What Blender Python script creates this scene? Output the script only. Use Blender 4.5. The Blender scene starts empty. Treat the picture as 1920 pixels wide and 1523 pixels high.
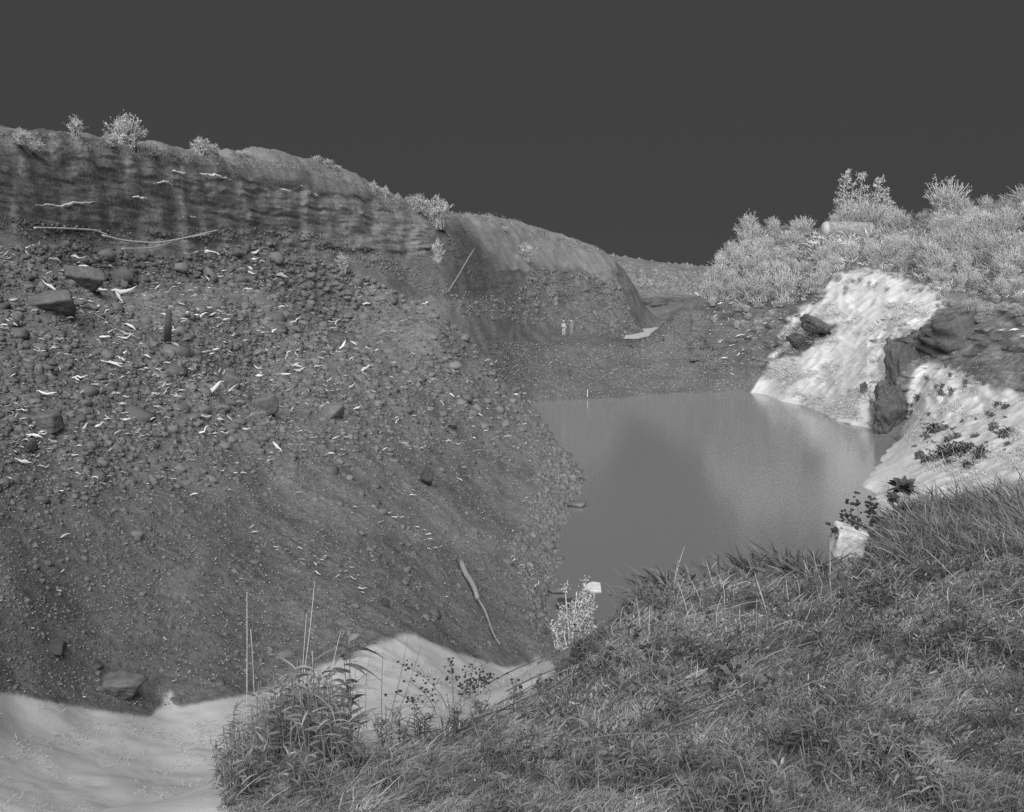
import bpy, math, random
import numpy as np
from mathutils import Vector, Matrix

RNG = np.random.default_rng(7)
random.seed(7)
sc = bpy.context.scene
COL = sc.collection

# ------------------------------------------------------------------ camera
F, CX, HY, H = 1844.0, 960.0, 520.0, 11.7      # focal length and horizon of the photograph, eye height over the pond
cam_d = bpy.data.cameras.new('camera')
cam = bpy.data.objects.new('camera', cam_d)
COL.objects.link(cam)
cam.location = (0, 0, H)
cam.rotation_euler = (math.radians(90), 0, 0)
cam_d.sensor_width = 36.0
cam_d.lens = F / 1920 * 36
cam_d.shift_y = -(761.5 - HY) / 1920
cam_d.clip_start = 0.1
cam_d.clip_end = 3000
sc.camera = cam

# ------------------------------------------------------------------ sky and sun
SUN_EL, SUN_AZ = math.radians(38), math.radians(186)     # azimuth clockwise from +Y (view direction)
w = bpy.data.worlds.new('World')
sc.world = w
w.use_nodes = True
nt = w.node_tree
nt.nodes.clear()
sky = nt.nodes.new('ShaderNodeTexSky')
sky.sky_type = 'NISHITA'
sky.sun_disc = False
sky.sun_elevation = SUN_EL
sky.sun_rotation = SUN_AZ
sky.air_density = 0.6
sky.dust_density = 0.0
hs = nt.nodes.new('ShaderNodeRGBToBW')                   # a black-and-white plate: the sky without its blue
rmp = nt.nodes.new('ShaderNodeMapRange')
rmp.inputs['From Min'].default_value = 0.0
rmp.inputs['From Max'].default_value = 20.0
rmp.inputs['To Min'].default_value = 0.50
rmp.inputs['To Max'].default_value = 0.62
bg = nt.nodes.new('ShaderNodeBackground')
bg.inputs['Strength'].default_value = 0.092
out = nt.nodes.new('ShaderNodeOutputWorld')
nt.links.new(sky.outputs[0], hs.inputs[0])
nt.links.new(hs.outputs[0], rmp.inputs['Value'])
nt.links.new(rmp.outputs[0], bg.inputs['Color'])
nt.links.new(bg.outputs[0], out.inputs[0])

sd = bpy.data.lights.new('sun', 'SUN')
sd.energy = 4.8
sd.angle = math.radians(70)
sd.color = (1, 1, 1)
sun = bpy.data.objects.new('sun', sd)
COL.objects.link(sun)
sdir = Vector((math.sin(SUN_AZ) * math.cos(SUN_EL), math.cos(SUN_AZ) * math.cos(SUN_EL), math.sin(SUN_EL)))
sun.rotation_euler = sdir.to_track_quat('Z', 'Y').to_euler()
sun.location = (0, -20, 60)

vs = sc.view_settings
vs.view_transform = 'Standard'
vs.look = 'None'
vs.exposure = 0.15
vs.gamma = 1.0
vs.use_curve_mapping = False
sc.render.engine = 'CYCLES'
sc.cycles.max_bounces = 5
sc.cycles.diffuse_bounces = 3
sc.cycles.transparent_max_bounces = 4
sc.cycles.use_denoising = False

# ------------------------------------------------------------------ noise
def _hash(ix, iy, iz, seed):
    h = (ix * 374761393 + iy * 668265263 + iz * 2147483647 + seed * 1274126177) & 0xffffffff
    h = ((h ^ (h >> 13)) * 1274126177) & 0xffffffff
    h = (h ^ (h >> 16)) & 0xffff
    return h / 65535.0 * 2 - 1

def vnoise(x, y, z=None, seed=0):
    if z is None:
        z = np.zeros_like(x)
    xi, yi, zi = np.floor(x), np.floor(y), np.floor(z)
    fx, fy, fz = x - xi, y - yi, z - zi
    fx, fy, fz = [t * t * t * (t * (t * 6 - 15) + 10) for t in (fx, fy, fz)]
    xi, yi, zi = xi.astype(np.int64), yi.astype(np.int64), zi.astype(np.int64)
    r = 0
    for dx in (0, 1):
        wx = fx if dx else 1 - fx
        for dy in (0, 1):
            wy = fy if dy else 1 - fy
            for dz in (0, 1):
                wz = fz if dz else 1 - fz
                r = r + wx * wy * wz * _hash(xi + dx, yi + dy, zi + dz, seed)
    return r

def fbm(x, y, z=None, octs=4, seed=0, gain=0.5, ridged=False):
    a, s, r = 1.0, 1.0, 0
    for o in range(octs):
        n = vnoise(x * s + 17.3 * o, y * s - 9.1 * o, None if z is None else z * s, seed + o)
        if ridged:
            n = 1 - 2 * np.abs(n)
        r = r + a * n
        a *= gain
        s *= 2.03
    return r

# ------------------------------------------------------------------ materials
def mat(name, lo, hi, scale=3.0, rough=0.9, tone=False, bump=0.0, bscale=8.0, spec=0.2, stretch=(1, 1, 1), pale=None, contrast=(0.35, 0.65), fine=None):
    """Grey mottled surface between albedo lo and hi; 'tone' multiplies by the mesh's own colour variation; pale = (lo, hi) of a second, paler ground tone."""
    m = bpy.data.materials.new(name)
    m.use_nodes = True
    t = m.node_tree
    b = t.nodes['Principled BSDF']
    b.inputs['Roughness'].default_value = rough
    b.inputs['Specular IOR Level'].default_value = spec
    tc = t.nodes.new('ShaderNodeTexCoord')
    mp = t.nodes.new('ShaderNodeMapping')
    mp.inputs['Scale'].default_value = stretch
    t.links.new(tc.outputs['Object'], mp.inputs[0])
    n1 = t.nodes.new('ShaderNodeTexNoise')
    n1.inputs['Scale'].default_value = scale
    n1.inputs['Detail'].default_value = 8
    n1.inputs['Roughness'].default_value = 0.65
    t.links.new(mp.outputs[0], n1.inputs['Vector'])

    def ramp(src, a, c, p0, p1):
        r = t.nodes.new('ShaderNodeMapRange')
        r.inputs['From Min'].default_value = p0
        r.inputs['From Max'].default_value = p1
        r.inputs['To Min'].default_value = a
        r.inputs['To Max'].default_value = c
        t.links.new(src, r.inputs['Value'])
        return r.outputs[0]
    val = ramp(n1.outputs['Fac'], lo, hi, *contrast)
    if fine:
        n3 = t.nodes.new('ShaderNodeTexNoise')
        n3.inputs['Scale'].default_value = fine[0]
        n3.inputs['Detail'].default_value = 5
        n3.inputs['Roughness'].default_value = 0.75
        t.links.new(mp.outputs[0], n3.inputs['Vector'])
        fm = ramp(n3.outputs['Fac'], fine[1], fine[2], 0.3, 0.7)
        mu = t.nodes.new('ShaderNodeMath')
        mu.operation = 'MULTIPLY'
        t.links.new(val, mu.inputs[0])
        t.links.new(fm, mu.inputs[1])
        val = mu.outputs[0]
    if pale:
        at = t.nodes.new('ShaderNodeAttribute')
        at.attribute_name = 'pale'
        v2 = ramp(n1.outputs['Fac'], pale[0], pale[1], 0.35, 0.65)
        mx = t.nodes.new('ShaderNodeMix')
        mx.data_type = 'FLOAT'
        t.links.new(at.outputs['Fac'], mx.inputs['Factor'])
        t.links.new(val, mx.inputs[2])
        t.links.new(v2, mx.inputs[3])
        val = mx.outputs[0]
    if pale:                                            # beds of different stone in the rock faces
        m2 = t.nodes.new('ShaderNodeMapping')
        m2.inputs['Scale'].default_value = (0.22, 0.22, 3.2)
        t.links.new(tc.outputs['Object'], m2.inputs[0])
        n4 = t.nodes.new('ShaderNodeTexNoise')
        n4.inputs['Scale'].default_value = 1.6
        n4.inputs['Detail'].default_value = 9
        n4.inputs['Roughness'].default_value = 0.72
        n4.inputs['Distortion'].default_value = 0.3
        t.links.new(m2.outputs[0], n4.inputs['Vector'])
        sv = ramp(n4.outputs['Fac'], 0.72, 1.4, 0.36, 0.64)
        af = t.nodes.new('ShaderNodeAttribute')
        af.attribute_name = 'face'
        mf = t.nodes.new('ShaderNodeMix')
        mf.data_type = 'FLOAT'
        mf.inputs[2].default_value = 1.0
        t.links.new(af.outputs['Fac'], mf.inputs['Factor'])
        t.links.new(sv, mf.inputs[3])
        mu = t.nodes.new('ShaderNodeMath')
        mu.operation = 'MULTIPLY'
        t.links.new(val, mu.inputs[0])
        t.links.new(mf.outputs[0], mu.inputs[1])
        val = mu.outputs[0]
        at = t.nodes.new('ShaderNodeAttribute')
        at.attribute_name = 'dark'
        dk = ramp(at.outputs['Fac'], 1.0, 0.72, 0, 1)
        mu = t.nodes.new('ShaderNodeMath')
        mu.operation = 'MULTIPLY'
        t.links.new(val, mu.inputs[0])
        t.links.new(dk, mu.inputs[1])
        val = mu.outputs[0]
    if tone:
        at = t.nodes.new('ShaderNodeAttribute')
        at.attribute_name = 'tone'
        mu = t.nodes.new('ShaderNodeMath')
        mu.operation = 'MULTIPLY'
        t.links.new(val, mu.inputs[0])
        t.links.new(at.outputs['Fac'], mu.inputs[1])
        val = mu.outputs[0]
    cl = t.nodes.new('ShaderNodeClamp')
    cl.inputs['Max'].default_value = 0.85
    t.links.new(val, cl.inputs[0])
    cc = t.nodes.new('ShaderNodeCombineColor')
    for i in range(3):
        t.links.new(cl.outputs[0], cc.inputs[i])
    t.links.new(cc.outputs[0], b.inputs['Base Color'])
    if bump:
        n2 = t.nodes.new('ShaderNodeTexNoise')
        n2.inputs['Scale'].default_value = bscale
        n2.inputs['Detail'].default_value = 7
        n2.inputs['Roughness'].default_value = 0.7
        t.links.new(mp.outputs[0], n2.inputs['Vector'])
        bp = t.nodes.new('ShaderNodeBump')
        bp.inputs['Strength'].default_value = 1.0
        bp.inputs['Distance'].default_value = bump
        if pale:                                        # pale ground gets flatter bumps
            ap = t.nodes.new('ShaderNodeAttribute')
            ap.attribute_name = 'pale'
            t.links.new(ramp(ap.outputs['Fac'], bump, bump * 0.12, 0.1, 0.8), bp.inputs['Distance'])
        t.links.new(n2.outputs['Fac'], bp.inputs['Height'])
        t.links.new(bp.outputs[0], b.inputs['Normal'])
    return m

M = {}
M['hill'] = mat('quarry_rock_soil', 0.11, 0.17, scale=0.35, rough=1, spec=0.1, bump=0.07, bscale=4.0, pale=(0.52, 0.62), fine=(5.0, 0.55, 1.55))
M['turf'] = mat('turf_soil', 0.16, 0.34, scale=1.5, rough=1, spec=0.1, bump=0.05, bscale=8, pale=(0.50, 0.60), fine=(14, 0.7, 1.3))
M['rock'] = mat('boulder_rock', 0.11, 0.17, scale=1.2, rough=0.95, tone=False, bump=0.05, bscale=5, fine=(7, 0.75, 1.25))
M['rubble'] = mat('rubble_rock', 0.115, 0.17, scale=1.2, rough=0.95, tone=True, bump=0.03, bscale=9)
M['darkrock'] = mat('dark_boulder_rock', 0.05, 0.08, scale=2.0, rough=0.9, bump=0.03, bscale=6)
M['crag'] = mat('crag_rock', 0.07, 0.12, scale=0.7, rough=0.95, bump=0.12, bscale=2.5, fine=(4, 0.7, 1.35))
M['palerock'] = mat('pale_boulder_rock', 0.42, 0.62, scale=2.5, rough=0.95, bump=0.03, bscale=7, fine=(9, 0.75, 1.2))
M['gapshade_stone'] = mat('pale_gapshade_stone', 0.62, 0.82, scale=3, rough=0.95, tone=True)  # pale pieces painted for shade in scree gaps; also ledges and board
M['leaf'] = mat('pale_leaf', 0.64, 0.80, scale=2, rough=0.8, tone=True)
M['greyleaf'] = mat('grey_leaf', 0.26, 0.42, scale=2, rough=0.8, tone=True)
M['darkleaf'] = mat('dark_leaf', 0.10, 0.17, scale=5, rough=0.8, tone=True)
M['grass'] = mat('grass_blade', 0.15, 0.26, scale=1.5, rough=0.85, tone=True)
M['palegrass'] = mat('pale_grass_blade', 0.54, 0.68, scale=0.6, rough=0.9, tone=True)
M['stem'] = mat('plant_stem', 0.14, 0.24, scale=6, rough=0.85)
M['palestem'] = mat('pale_stem', 0.42, 0.6, scale=4, rough=0.85)
M['seed'] = mat('seed_head', 0.03, 0.06, scale=12, rough=0.8)
M['wood'] = mat('weathered_wood', 0.2, 0.32, scale=3, rough=0.85, stretch=(6, 6, 0.6), bump=0.01, bscale=12)
M['palewood'] = mat('pale_driftwood', 0.5, 0.66, scale=3, rough=0.85)
M['darkwood'] = mat('dark_wood', 0.05, 0.09, scale=3, rough=0.85)
M['metal'] = mat('tank_paint', 0.15, 0.34, scale=2.5, bump=0.04, bscale=3, rough=0.8, spec=0.2)
M['metalshade'] = mat('tank_end_shade', 0.40, 0.46, scale=1.5, rough=0.8, spec=0.2)  # shade on the tank's end, painted as a paler tone
M['far'] = mat('far_wood_leaf', 0.13, 0.22, scale=0.25, rough=1, tone=True, fine=(0.9, 0.7, 1.3))
M['skin'] = mat('skin', 0.2, 0.24, scale=8, rough=0.7)
M['clothpale'] = mat('pale_cloth', 0.36, 0.46, scale=6, rough=0.9)
M['clothmid'] = mat('mid_cloth', 0.22, 0.30, scale=6, rough=0.9)
M['hair'] = mat('hair', 0.6, 0.7, scale=20, rough=0.8)

def water_mat(name, base, bumpd, scale):
    m = bpy.data.materials.new(name)
    m.use_nodes = True
    t = m.node_tree
    b = t.nodes['Principled BSDF']
    b.inputs['Base Color'].default_value = (base, base, base, 1)
    b.inputs['Roughness'].default_value = 0.13
    b.inputs['IOR'].default_value = 4.2
    tc = t.nodes.new('ShaderNodeTexCoord')
    mp = t.nodes.new('ShaderNodeMapping')
    mp.inputs['Scale'].default_value = (1.0, 1.6, 1)
    t.links.new(tc.outputs['Object'], mp.inputs[0])
    n = t.nodes.new('ShaderNodeTexNoise')
    n.inputs['Scale'].default_value = scale
    n.inputs['Detail'].default_value = 3
    t.links.new(mp.outputs[0], n.inputs['Vector'])
    n2 = t.nodes.new('ShaderNodeTexNoise')          # wind comes in patches
    n2.inputs['Scale'].default_value = 0.06
    n2.inputs['Detail'].default_value = 1
    t.links.new(tc.outputs['Object'], n2.inputs['Vector'])
    r = t.nodes.new('ShaderNodeMapRange')
    r.inputs['From Min'].default_value = 0.4
    r.inputs['From Max'].default_value = 0.62
    r.inputs['To Min'].default_value = bumpd * 0.25
    r.inputs['To Max'].default_value = bumpd
    t.links.new(n2.outputs['Fac'], r.inputs['Value'])
    bp = t.nodes.new('ShaderNodeBump')
    bp.inputs['Strength'].default_value = 1.0
    t.links.new(r.outputs[0], bp.inputs['Distance'])
    t.links.new(n.outputs['Fac'], bp.inputs['Height'])
    t.links.new(bp.outputs[0], b.inputs['Normal'])
    return m
M['water'] = water_mat('pond_water', 0.22, 0.012, 2.6)
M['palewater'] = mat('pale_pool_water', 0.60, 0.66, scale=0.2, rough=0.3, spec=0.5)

# ------------------------------------------------------------------ object helpers
def link(name, me, m, parent=None, smooth=False):
    me.materials.append(m)
    if smooth:
        me.polygons.foreach_set('use_smooth', [True] * len(me.polygons))
    o = bpy.data.objects.new(name, me)
    COL.objects.link(o)
    if parent:
        o.parent = parent
    return o

def np_mesh(name, V, Fc, nside, attrs=None):
    """V (n,3); Fc (m,nside) index array, or a list of such arrays."""
    me = bpy.data.meshes.new(name)
    if not isinstance(Fc, (list, tuple)):
        Fc = [Fc]
    Fc = [f for f in Fc if len(f)]
    me.vertices.add(len(V))
    me.vertices.foreach_set('co', np.ascontiguousarray(V, dtype=np.float32).ravel())
    flat = np.concatenate([f.ravel() for f in Fc]).astype(np.int32)
    tot = np.concatenate([np.full(len(f), f.shape[1]) for f in Fc])
    st = np.concatenate([[0], np.cumsum(tot)[:-1]]).astype(np.int32)
    me.loops.add(len(flat))
    me.loops.foreach_set('vertex_index', flat)
    me.polygons.add(len(tot))
    me.polygons.foreach_set('loop_start', st)
    me.update(calc_edges=True)
    for k, a in (attrs or {}).items():
        at = me.attributes.new(k, 'FLOAT', 'POINT')
        at.data.foreach_set('value', np.ascontiguousarray(a, dtype=np.float32))
    return me

class MB:
    """Collects loose pieces into ONE mesh."""
    def __init__(s):
        s.V, s.Q, s.T, s.A, s.n = [], [], [], [], 0
    def add(s, V, Q=None, T=None, tone=None):
        V = np.asarray(V, float).reshape(-1, 3)
        if Q is not None and len(Q):
            s.Q.append(np.asarray(Q).reshape(-1, 4) + s.n)
        if T is not None and len(T):
            s.T.append(np.asarray(T).reshape(-1, 3) + s.n)
        s.V.append(V)
        s.A.append(np.ones(len(V)) if tone is None else np.broadcast_to(np.asarray(tone, float), (len(V),)))
        s.n += len(V)
    def mesh(s, name):
        V = np.concatenate(s.V)
        Fc = []
        if s.Q: Fc.append(np.concatenate(s.Q))
        if s.T: Fc.append(np.concatenate(s.T))
        return np_mesh(name, V, Fc, 0, {'tone': np.concatenate(s.A)})
    def build(s, name, m, parent=None, smooth=False):
        return link(name, s.mesh(name), m, parent, smooth)
    def tube(s, pts, radii, sides=5, tone=None, cap=True):
        pts = np.asarray(pts, float)
        radii = np.broadcast_to(np.asarray(radii, float), (len(pts),))
        d = np.gradient(pts, axis=0)
        d /= np.linalg.norm(d, axis=1)[:, None] + 1e-9
        ref = np.where(np.abs(d[:, 2:3]) > 0.9, [[1, 0, 0]], [[0, 0, 1]])
        a = np.cross(d, ref); a /= np.linalg.norm(a, axis=1)[:, None] + 1e-9
        b = np.cross(d, a)
        th = np.arange(sides) / sides * 2 * math.pi
        V = pts[:, None] + radii[:, None, None] * (np.cos(th)[None, :, None] * a[:, None] + np.sin(th)[None, :, None] * b[:, None])
        n = len(pts)
        Q = []
        for i in range(n - 1):
            for j in range(sides):
                k = (j + 1) % sides
                Q.append((i * sides + j, i * sides + k, (i + 1) * sides + k, (i + 1) * sides + j))
        V = V.reshape(-1, 3)
        T = []
        if cap:
            V = np.vstack([V, pts[0], pts[-1]])
            for j in range(sides):
                k = (j + 1) % sides
                T += [(n * sides, k, j), (n * sides + 1, (n - 1) * sides + j, (n - 1) * sides + k)]
        s.add(V, Q, T, tone)
    def blades(s, base, direc, length, width, bend, tone, side=None, segs=3):
        """Many tapered ribbons at once."""
        base = np.asarray(base, float); n = len(base)
        direc = direc / np.linalg.norm(direc, axis=1)[:, None]
        if side is None:
            ang = RNG.uniform(0, 2 * math.pi, n)
            side = np.stack([np.cos(ang), np.sin(ang), np.zeros(n)], 1)
            side = side - direc * (side * direc).sum(1)[:, None]
            side /= np.linalg.norm(side, axis=1)[:, None] + 1e-9
        bend = np.asarray(bend, float)
        length = np.broadcast_to(length, (n,)); width = np.broadcast_to(width, (n,))
        rows = []
        for i in range(segs + 1):
            t = i / segs
            c = base + direc * (length * t)[:, None] + bend * (length * t * t)[:, None]
            wd = width * (0.5 if i == 0 else math.sin(math.pi * (0.25 + 0.72 * t))) * 0.5
            rows.append(c - side * wd[:, None]); rows.append(c + side * wd[:, None])
        V = np.stack(rows, 1).reshape(-1, 3)
        k = 2 * (segs + 1)
        q = np.array([(2 * i, 2 * i + 1, 2 * i + 3, 2 * i + 2) for i in range(segs)])
        Q = (np.arange(n)[:, None, None] * k + q[None]).reshape(-1, 4)
        s.add(V, Q, None, np.repeat(np.broadcast_to(tone, (n,)), k))

def empty(name, loc):
    o = bpy.data.objects.new(name, None)
    o.location = loc
    o.empty_display_size = 0.2
    COL.objects.link(o)
    return o

def tag(o, label=None, cat=None, group=None, kind=None):
    if label: o['label'] = label
    if cat: o['category'] = cat
    if group: o['group'] = group
    if kind: o['kind'] = kind
    return o

def dup(root, loc, rotz, scale, label=None, group=None):
    c = root.copy(); COL.objects.link(c)
    c.location = loc; c.rotation_euler = (root.rotation_euler[0], root.rotation_euler[1], rotz); c.scale = (scale,) * 3 if not hasattr(scale, '__len__') else scale
    if label: c['label'] = label
    if group: c['group'] = group
    for ch in list(root.children):
        d = ch.copy(); COL.objects.link(d); d.parent = c
    return c

# ------------------------------------------------------------------ the terrain, one height field through surveyed points
def zof(py, D): return H - (py - HY) * D / F
CP = []
def cp(px, py, D): CP.append(((px - CX) / F, math.log(D), zof(py, D)))
def cz(px, D, z): CP.append(((px - CX) / F, math.log(D), z))
for px, rows in {
    -350: [(1500, 10), (900, 15), (500, 21)],
    25: [(1305, 15), (1100, 17), (900, 20.5), (700, 26), (500, 34)],
    150: [(1330, 16), (1150, 18.5), (900, 22.5), (700, 29), (530, 39)],
    300: [(1325, 17.5), (1200, 19.3), (1100, 21), (900, 25.5), (700, 33.5), (550, 43)],
    400: [(1310, 18), (1150, 21), (900, 27.5), (700, 37), (550, 49)],
    500: [(1290, 19.5), (1100, 23.5), (900, 30.5), (700, 43), (550, 57)],
    650: [(1225, 22), (1000, 29), (800, 40), (650, 55)],
    730: [(1200, 23.6), (900, 37), (700, 55)],
    800: [(1195, 25.5), (1000, 34), (850, 44.5), (700, 62), (600, 77)],
    900: [(1235, 27.5), (1100, 33), (950, 43), (850, 53), (750, 69), (650, 88), (560, 97), (500, 104), (440, 115)],
    1000: [(1240, 29.9), (765, 88), (700, 97), (640, 107), (620, 111), (560, 118), (500, 126)],
    1063: [(700, 101), (640, 109), (632, 114), (600, 120), (560, 127), (500, 134)],
    1130: [(745, 95.3), (690, 103), (642, 110), (634, 114), (610, 126), (560, 136), (500, 142)],
    1180: [(545, 145), (520, 149)], 1195: [(742, 97), (645, 111), (600, 138)],
    1215: [(637, 112)], 1250: [(606, 112), (680, 106), (739, 98.5), (570, 180)], 1280: [(583, 113)], 1310: [(575, 114), (650, 108), (737, 99.3), (560, 210)],
    1330: [(560, 117), (620, 111)], 1380: [(560, 116), (640, 108), (700, 103), (734, 101)],
    1440: [(556, 114), (640, 105), (712, 101)], 1480: [(556, 112), (600, 107)],
    1310.5: [(556, 119)], 1340: [(502, 124)], 1400: [(458, 122)], 1450: [(436, 120)], 1540: [(436, 117)], 1640: [(436, 115)],
    1700: [(425, 112), (550, 95), (480, 103)], 1750: [(412, 108)], 1830: [(400, 104), (480, 96), (550, 90)], 1920: [(392, 100), (480, 92)], 2100: [(375, 95), (480, 86), (600, 70), (700, 58)],
    1500: [(650, 101), (520, 115), (715, 93), (756, 91)], 1600: [(650, 92), (550, 102), (720, 83), (795, 78)], 1550: [(735, 88), (777, 84)], 1650: [(720, 80), (480, 106), (770, 78)],
    1690: [(650, 79), (700, 76), (810, 73)], 1740: [(615, 82), (660, 78), (740, 71), (790, 66)], 1830.5: [(600, 78), (625, 76), (700, 68), (800, 58), (870, 50)],
    1920.5: [(600, 74), (700, 64), (850, 48)],
    1720: [(840, 60)], 1750.5: [(900, 50)], 1690.5: [(850, 61)],
}.items():
    for py, D in rows: cp(px, py, D)
LINES = [
    [(-350, 228, 28), (-100, 243, 37), (25, 253, 43.5), (150, 264, 50), (200, 270, 53), (300, 284, 58.5), (400, 294, 67), (450, 299, 71), (500, 302, 75), (540, 302, 78), (580, 314, 81), (650, 334, 87), (690, 352, 89.5), (730, 374, 91), (770, 392, 93), (800, 402, 95), (830, 402, 101), (860, 397, 110), (900, 402, 122), (950, 412, 129), (1000, 429, 134), (1063, 452, 140), (1130, 471, 146)],
    [(-350, 285, 25.8), (-100, 290, 35), (25, 297, 41.5), (150, 300, 47.5), (300, 322, 55.8), (400, 332, 64), (500, 350, 72.5), (580, 362, 78), (650, 385, 83.5), (730, 425, 88.5), (800, 444, 91.5)],
    [(-350, 395, 24.2), (-100, 390, 33), (25, 395, 39.5), (100, 418, 43.5), (150, 432, 46), (300, 437, 54.3), (400, 436, 62.3), (500, 444, 70), (580, 462, 76), (650, 490, 81), (730, 520, 85), (800, 548, 89)],
]
for ln in LINES:
    a = np.array(ln, float)
    for px in np.arange(-350, a[-1, 0] + 1, 40.0):
        cp(px, np.interp(px, a[:, 0], a[:, 1]), np.interp(px, a[:, 0], a[:, 2]))
# shoreline (z = 0) and the pond bed
for px, py in [(990, 757), (1020, 790), (1055, 840), (1090, 888), (1075, 930), (1062, 965), (1045, 1010), (1040, 1050), (1030, 1130), (1028, 1200), (1010, 1245), (1640, 882), (1622, 905), (1440, 741), (1500, 758), (1630, 806), (1670, 822)]:
    cz(px, (H) * F / (py - HY), 0.0)
for px, D in [(1100, 85), (1200, 85), (1300, 85), (1400, 88), (1150, 70), (1300, 60), (1450, 70), (1550, 65), (1200, 48), (1400, 48), (1550, 50), (1120, 40), (1300, 36), (1100, 33), (1180, 31), (1500, 38), (1600, 44)]:
    cz(px, D, -1.2)
# the dam's back and the pool behind it
for px, D, z in [(1180, 119, 3.6), (1220, 120, 3.3), (1250, 122, 3.5), (1200, 140, 3.4), (1240, 145, 3.6), (1215, 162, 4.6), (1260, 160, 5.0), (1290, 150, 6.0), (1300, 128, 7), (1205, 190, 5.5)]:
    cz(px, D, z)
# the bank the camera stands on
for px in (-350, 0, 400, 800, 1200, 1600, 2100):
    cz(px, 1.8, 10.15); cz(px, 3.0, 9.95)
for px, D, z in [(-350, 4.2, 9.3), (-350, 6.5, 7.4), (0, 4.0, 9.45), (0, 5.5, 8.2), (0, 8.5, 6.7), (0, 12, 5.6), (200, 4.3, 9.4), (200, 6, 8.0), (200, 9, 6.4), (200, 13, 5.1),
                 (400, 4.6, 9.35), (400, 6.2, 8.2), (400, 10, 6.0), (400, 14, 4.6), (550, 5.6, 9.05), (550, 7.5, 7.6), (550, 12, 5.0), (700, 6.5, 8.65), (700, 8.2, 7.4), (700, 12, 5.2), (700, 17, 3.7),
                 (850, 7.5, 8.45), (850, 9.5, 6.9), (850, 14, 4.4), (850, 20, 2.7), (1000, 8.7, 8.15), (1000, 11, 6.3), (1000, 16, 3.4), (1000, 22, 1.5), (1000, 27, 0.5),
                 (1150, 10, 8.2), (1150, 12.5, 6.2), (1150, 18, 2.6), (1150, 24, 0.2), (1250, 11.5, 7.9), (1250, 15, 5.5), (1250, 22, 1.2),
                 (1400, 6, 9.4), (1400, 10, 8.6), (1400, 14, 7.45), (1400, 18, 5), (1400, 27, 0.4), (1560, 6, 9.45), (1560, 10, 8.55), (1560, 13.5, 7.6), (1560, 19, 4.5), (1560, 30, 0.3),
                 (1700, 6, 9.5), (1700, 10, 9.05), (1700, 14, 8.3), (1700, 20, 5.4), (1700, 33, 1.2), (1700, 42, 0.2), (1850, 6, 9.6), (1850, 10, 9.1), (1850, 15, 8.25), (1850, 22, 5.6), (1850, 36, 2),
                 (2100, 6, 9.7), (2100, 12, 9.1), (2100, 18, 7.8), (2100, 30, 5), (1000, 6, 9.0), (800, 5, 9.3), (1150, 6.5, 9.2)]:
    cz(px, D, z)
# behind the crests
for px, D, z in [(-350, 40, 15), (25, 56, 16.5), (150, 64, 16.5), (300, 74, 17), (400, 84, 17.5), (500, 94, 18), (650, 105, 17), (730, 104, 17), (800, 104, 16), (800, 130, 13), (300, 160, 12), (600, 170, 11), (0, 160, 12), (-350, 160, 10),
                 (835, 100, 18.2), (860, 112, 19), (900, 140, 17), (1000, 155, 15), (1063, 160, 13), (1130, 163, 11), (1180, 165, 8), (950, 200, 9), (1130, 220, 6), (1250, 230, 6.2),
                 (1340, 140, 10), (1450, 140, 14), (1640, 140, 14), (1830, 140, 15), (2100, 140, 16), (1350, 200, 7), (1600, 200, 8), (2100, 200, 9)] + [(px, 420, 6) for px in (-350, 200, 700, 1200, 1700, 2200)]:
    cz(px, D, z)
CP = np.array(CP)
KV = 0.42
def _phi(r2): return np.sqrt(r2 + 0.012 ** 2)
def rbf_fit(C):
    P = np.stack([C[:, 0], C[:, 1] * KV], 1)
    d2 = ((P[:, None] - P[None]) ** 2).sum(2)
    n = len(P)
    A = np.zeros((n + 3, n + 3))
    A[:n, :n] = _phi(d2) - 0.0015 * np.eye(n)
    A[:n, n] = 1; A[:n, n + 1:] = P; A[n, :n] = 1; A[n + 1:, :n] = P.T
    return P, np.linalg.solve(A, np.concatenate([C[:, 2], np.zeros(3)]))
RP, RW = rbf_fit(CP)
def rbf(u, v):
    sh = u.shape
    u, v = u.ravel(), v.ravel() * KV
    o = np.empty(len(u))
    n = len(RP)
    for i in range(0, len(u), 20000):
        a, b = u[i:i + 20000], v[i:i + 20000]
        d2 = (a[:, None] - RP[None, :, 0]) ** 2 + (b[:, None] - RP[None, :, 1]) ** 2
        o[i:i + 20000] = _phi(d2) @ RW[:n] + RW[n] + RW[n + 1] * a + RW[n + 2] * b
    return o.reshape(sh)

NU, NV = 760, 960
U = np.linspace(-0.74, 0.70, NU)
LV = np.linspace(math.log(1.8), math.log(430), NV)
gu, gv = np.meshgrid(np.linspace(-0.74, 0.70, 253), np.linspace(LV[0], LV[-1], 900), indexing='ij')
Zc = rbf(gu, gv)
def bilin(G, u, v):
    nu, nv = G.shape
    a = np.clip((u + 0.74) / 1.44 * (nu - 1), 0, nu - 1.001)
    b = np.clip((v - LV[0]) / (LV[-1] - LV[0]) * (nv - 1), 0, nv - 1.001)
    i, j = a.astype(int), b.astype(int)
    fa, fb = a - i, b - j
    return (G[i, j] * (1 - fa) + G[i + 1, j] * fa) * (1 - fb) + (G[i, j + 1] * (1 - fa) + G[i + 1, j + 1] * fa) * fb
def steps(a, b, x):
    t = np.clip((x - a) / (b - a), 0, 1); return t * t * (3 - 2 * t)
def inpoly(px, py, poly):
    r = np.zeros(px.shape, bool)
    n = len(poly)
    for i in range(n):
        x0, y0 = poly[i]; x1, y1 = poly[(i + 1) % n]
        c = ((y0 > py) != (y1 > py)) & (px < (x1 - x0) * (py - y0) / (y1 - y0 + 1e-12) + x0)
        r ^= c
    return r
class TR: pass
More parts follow.
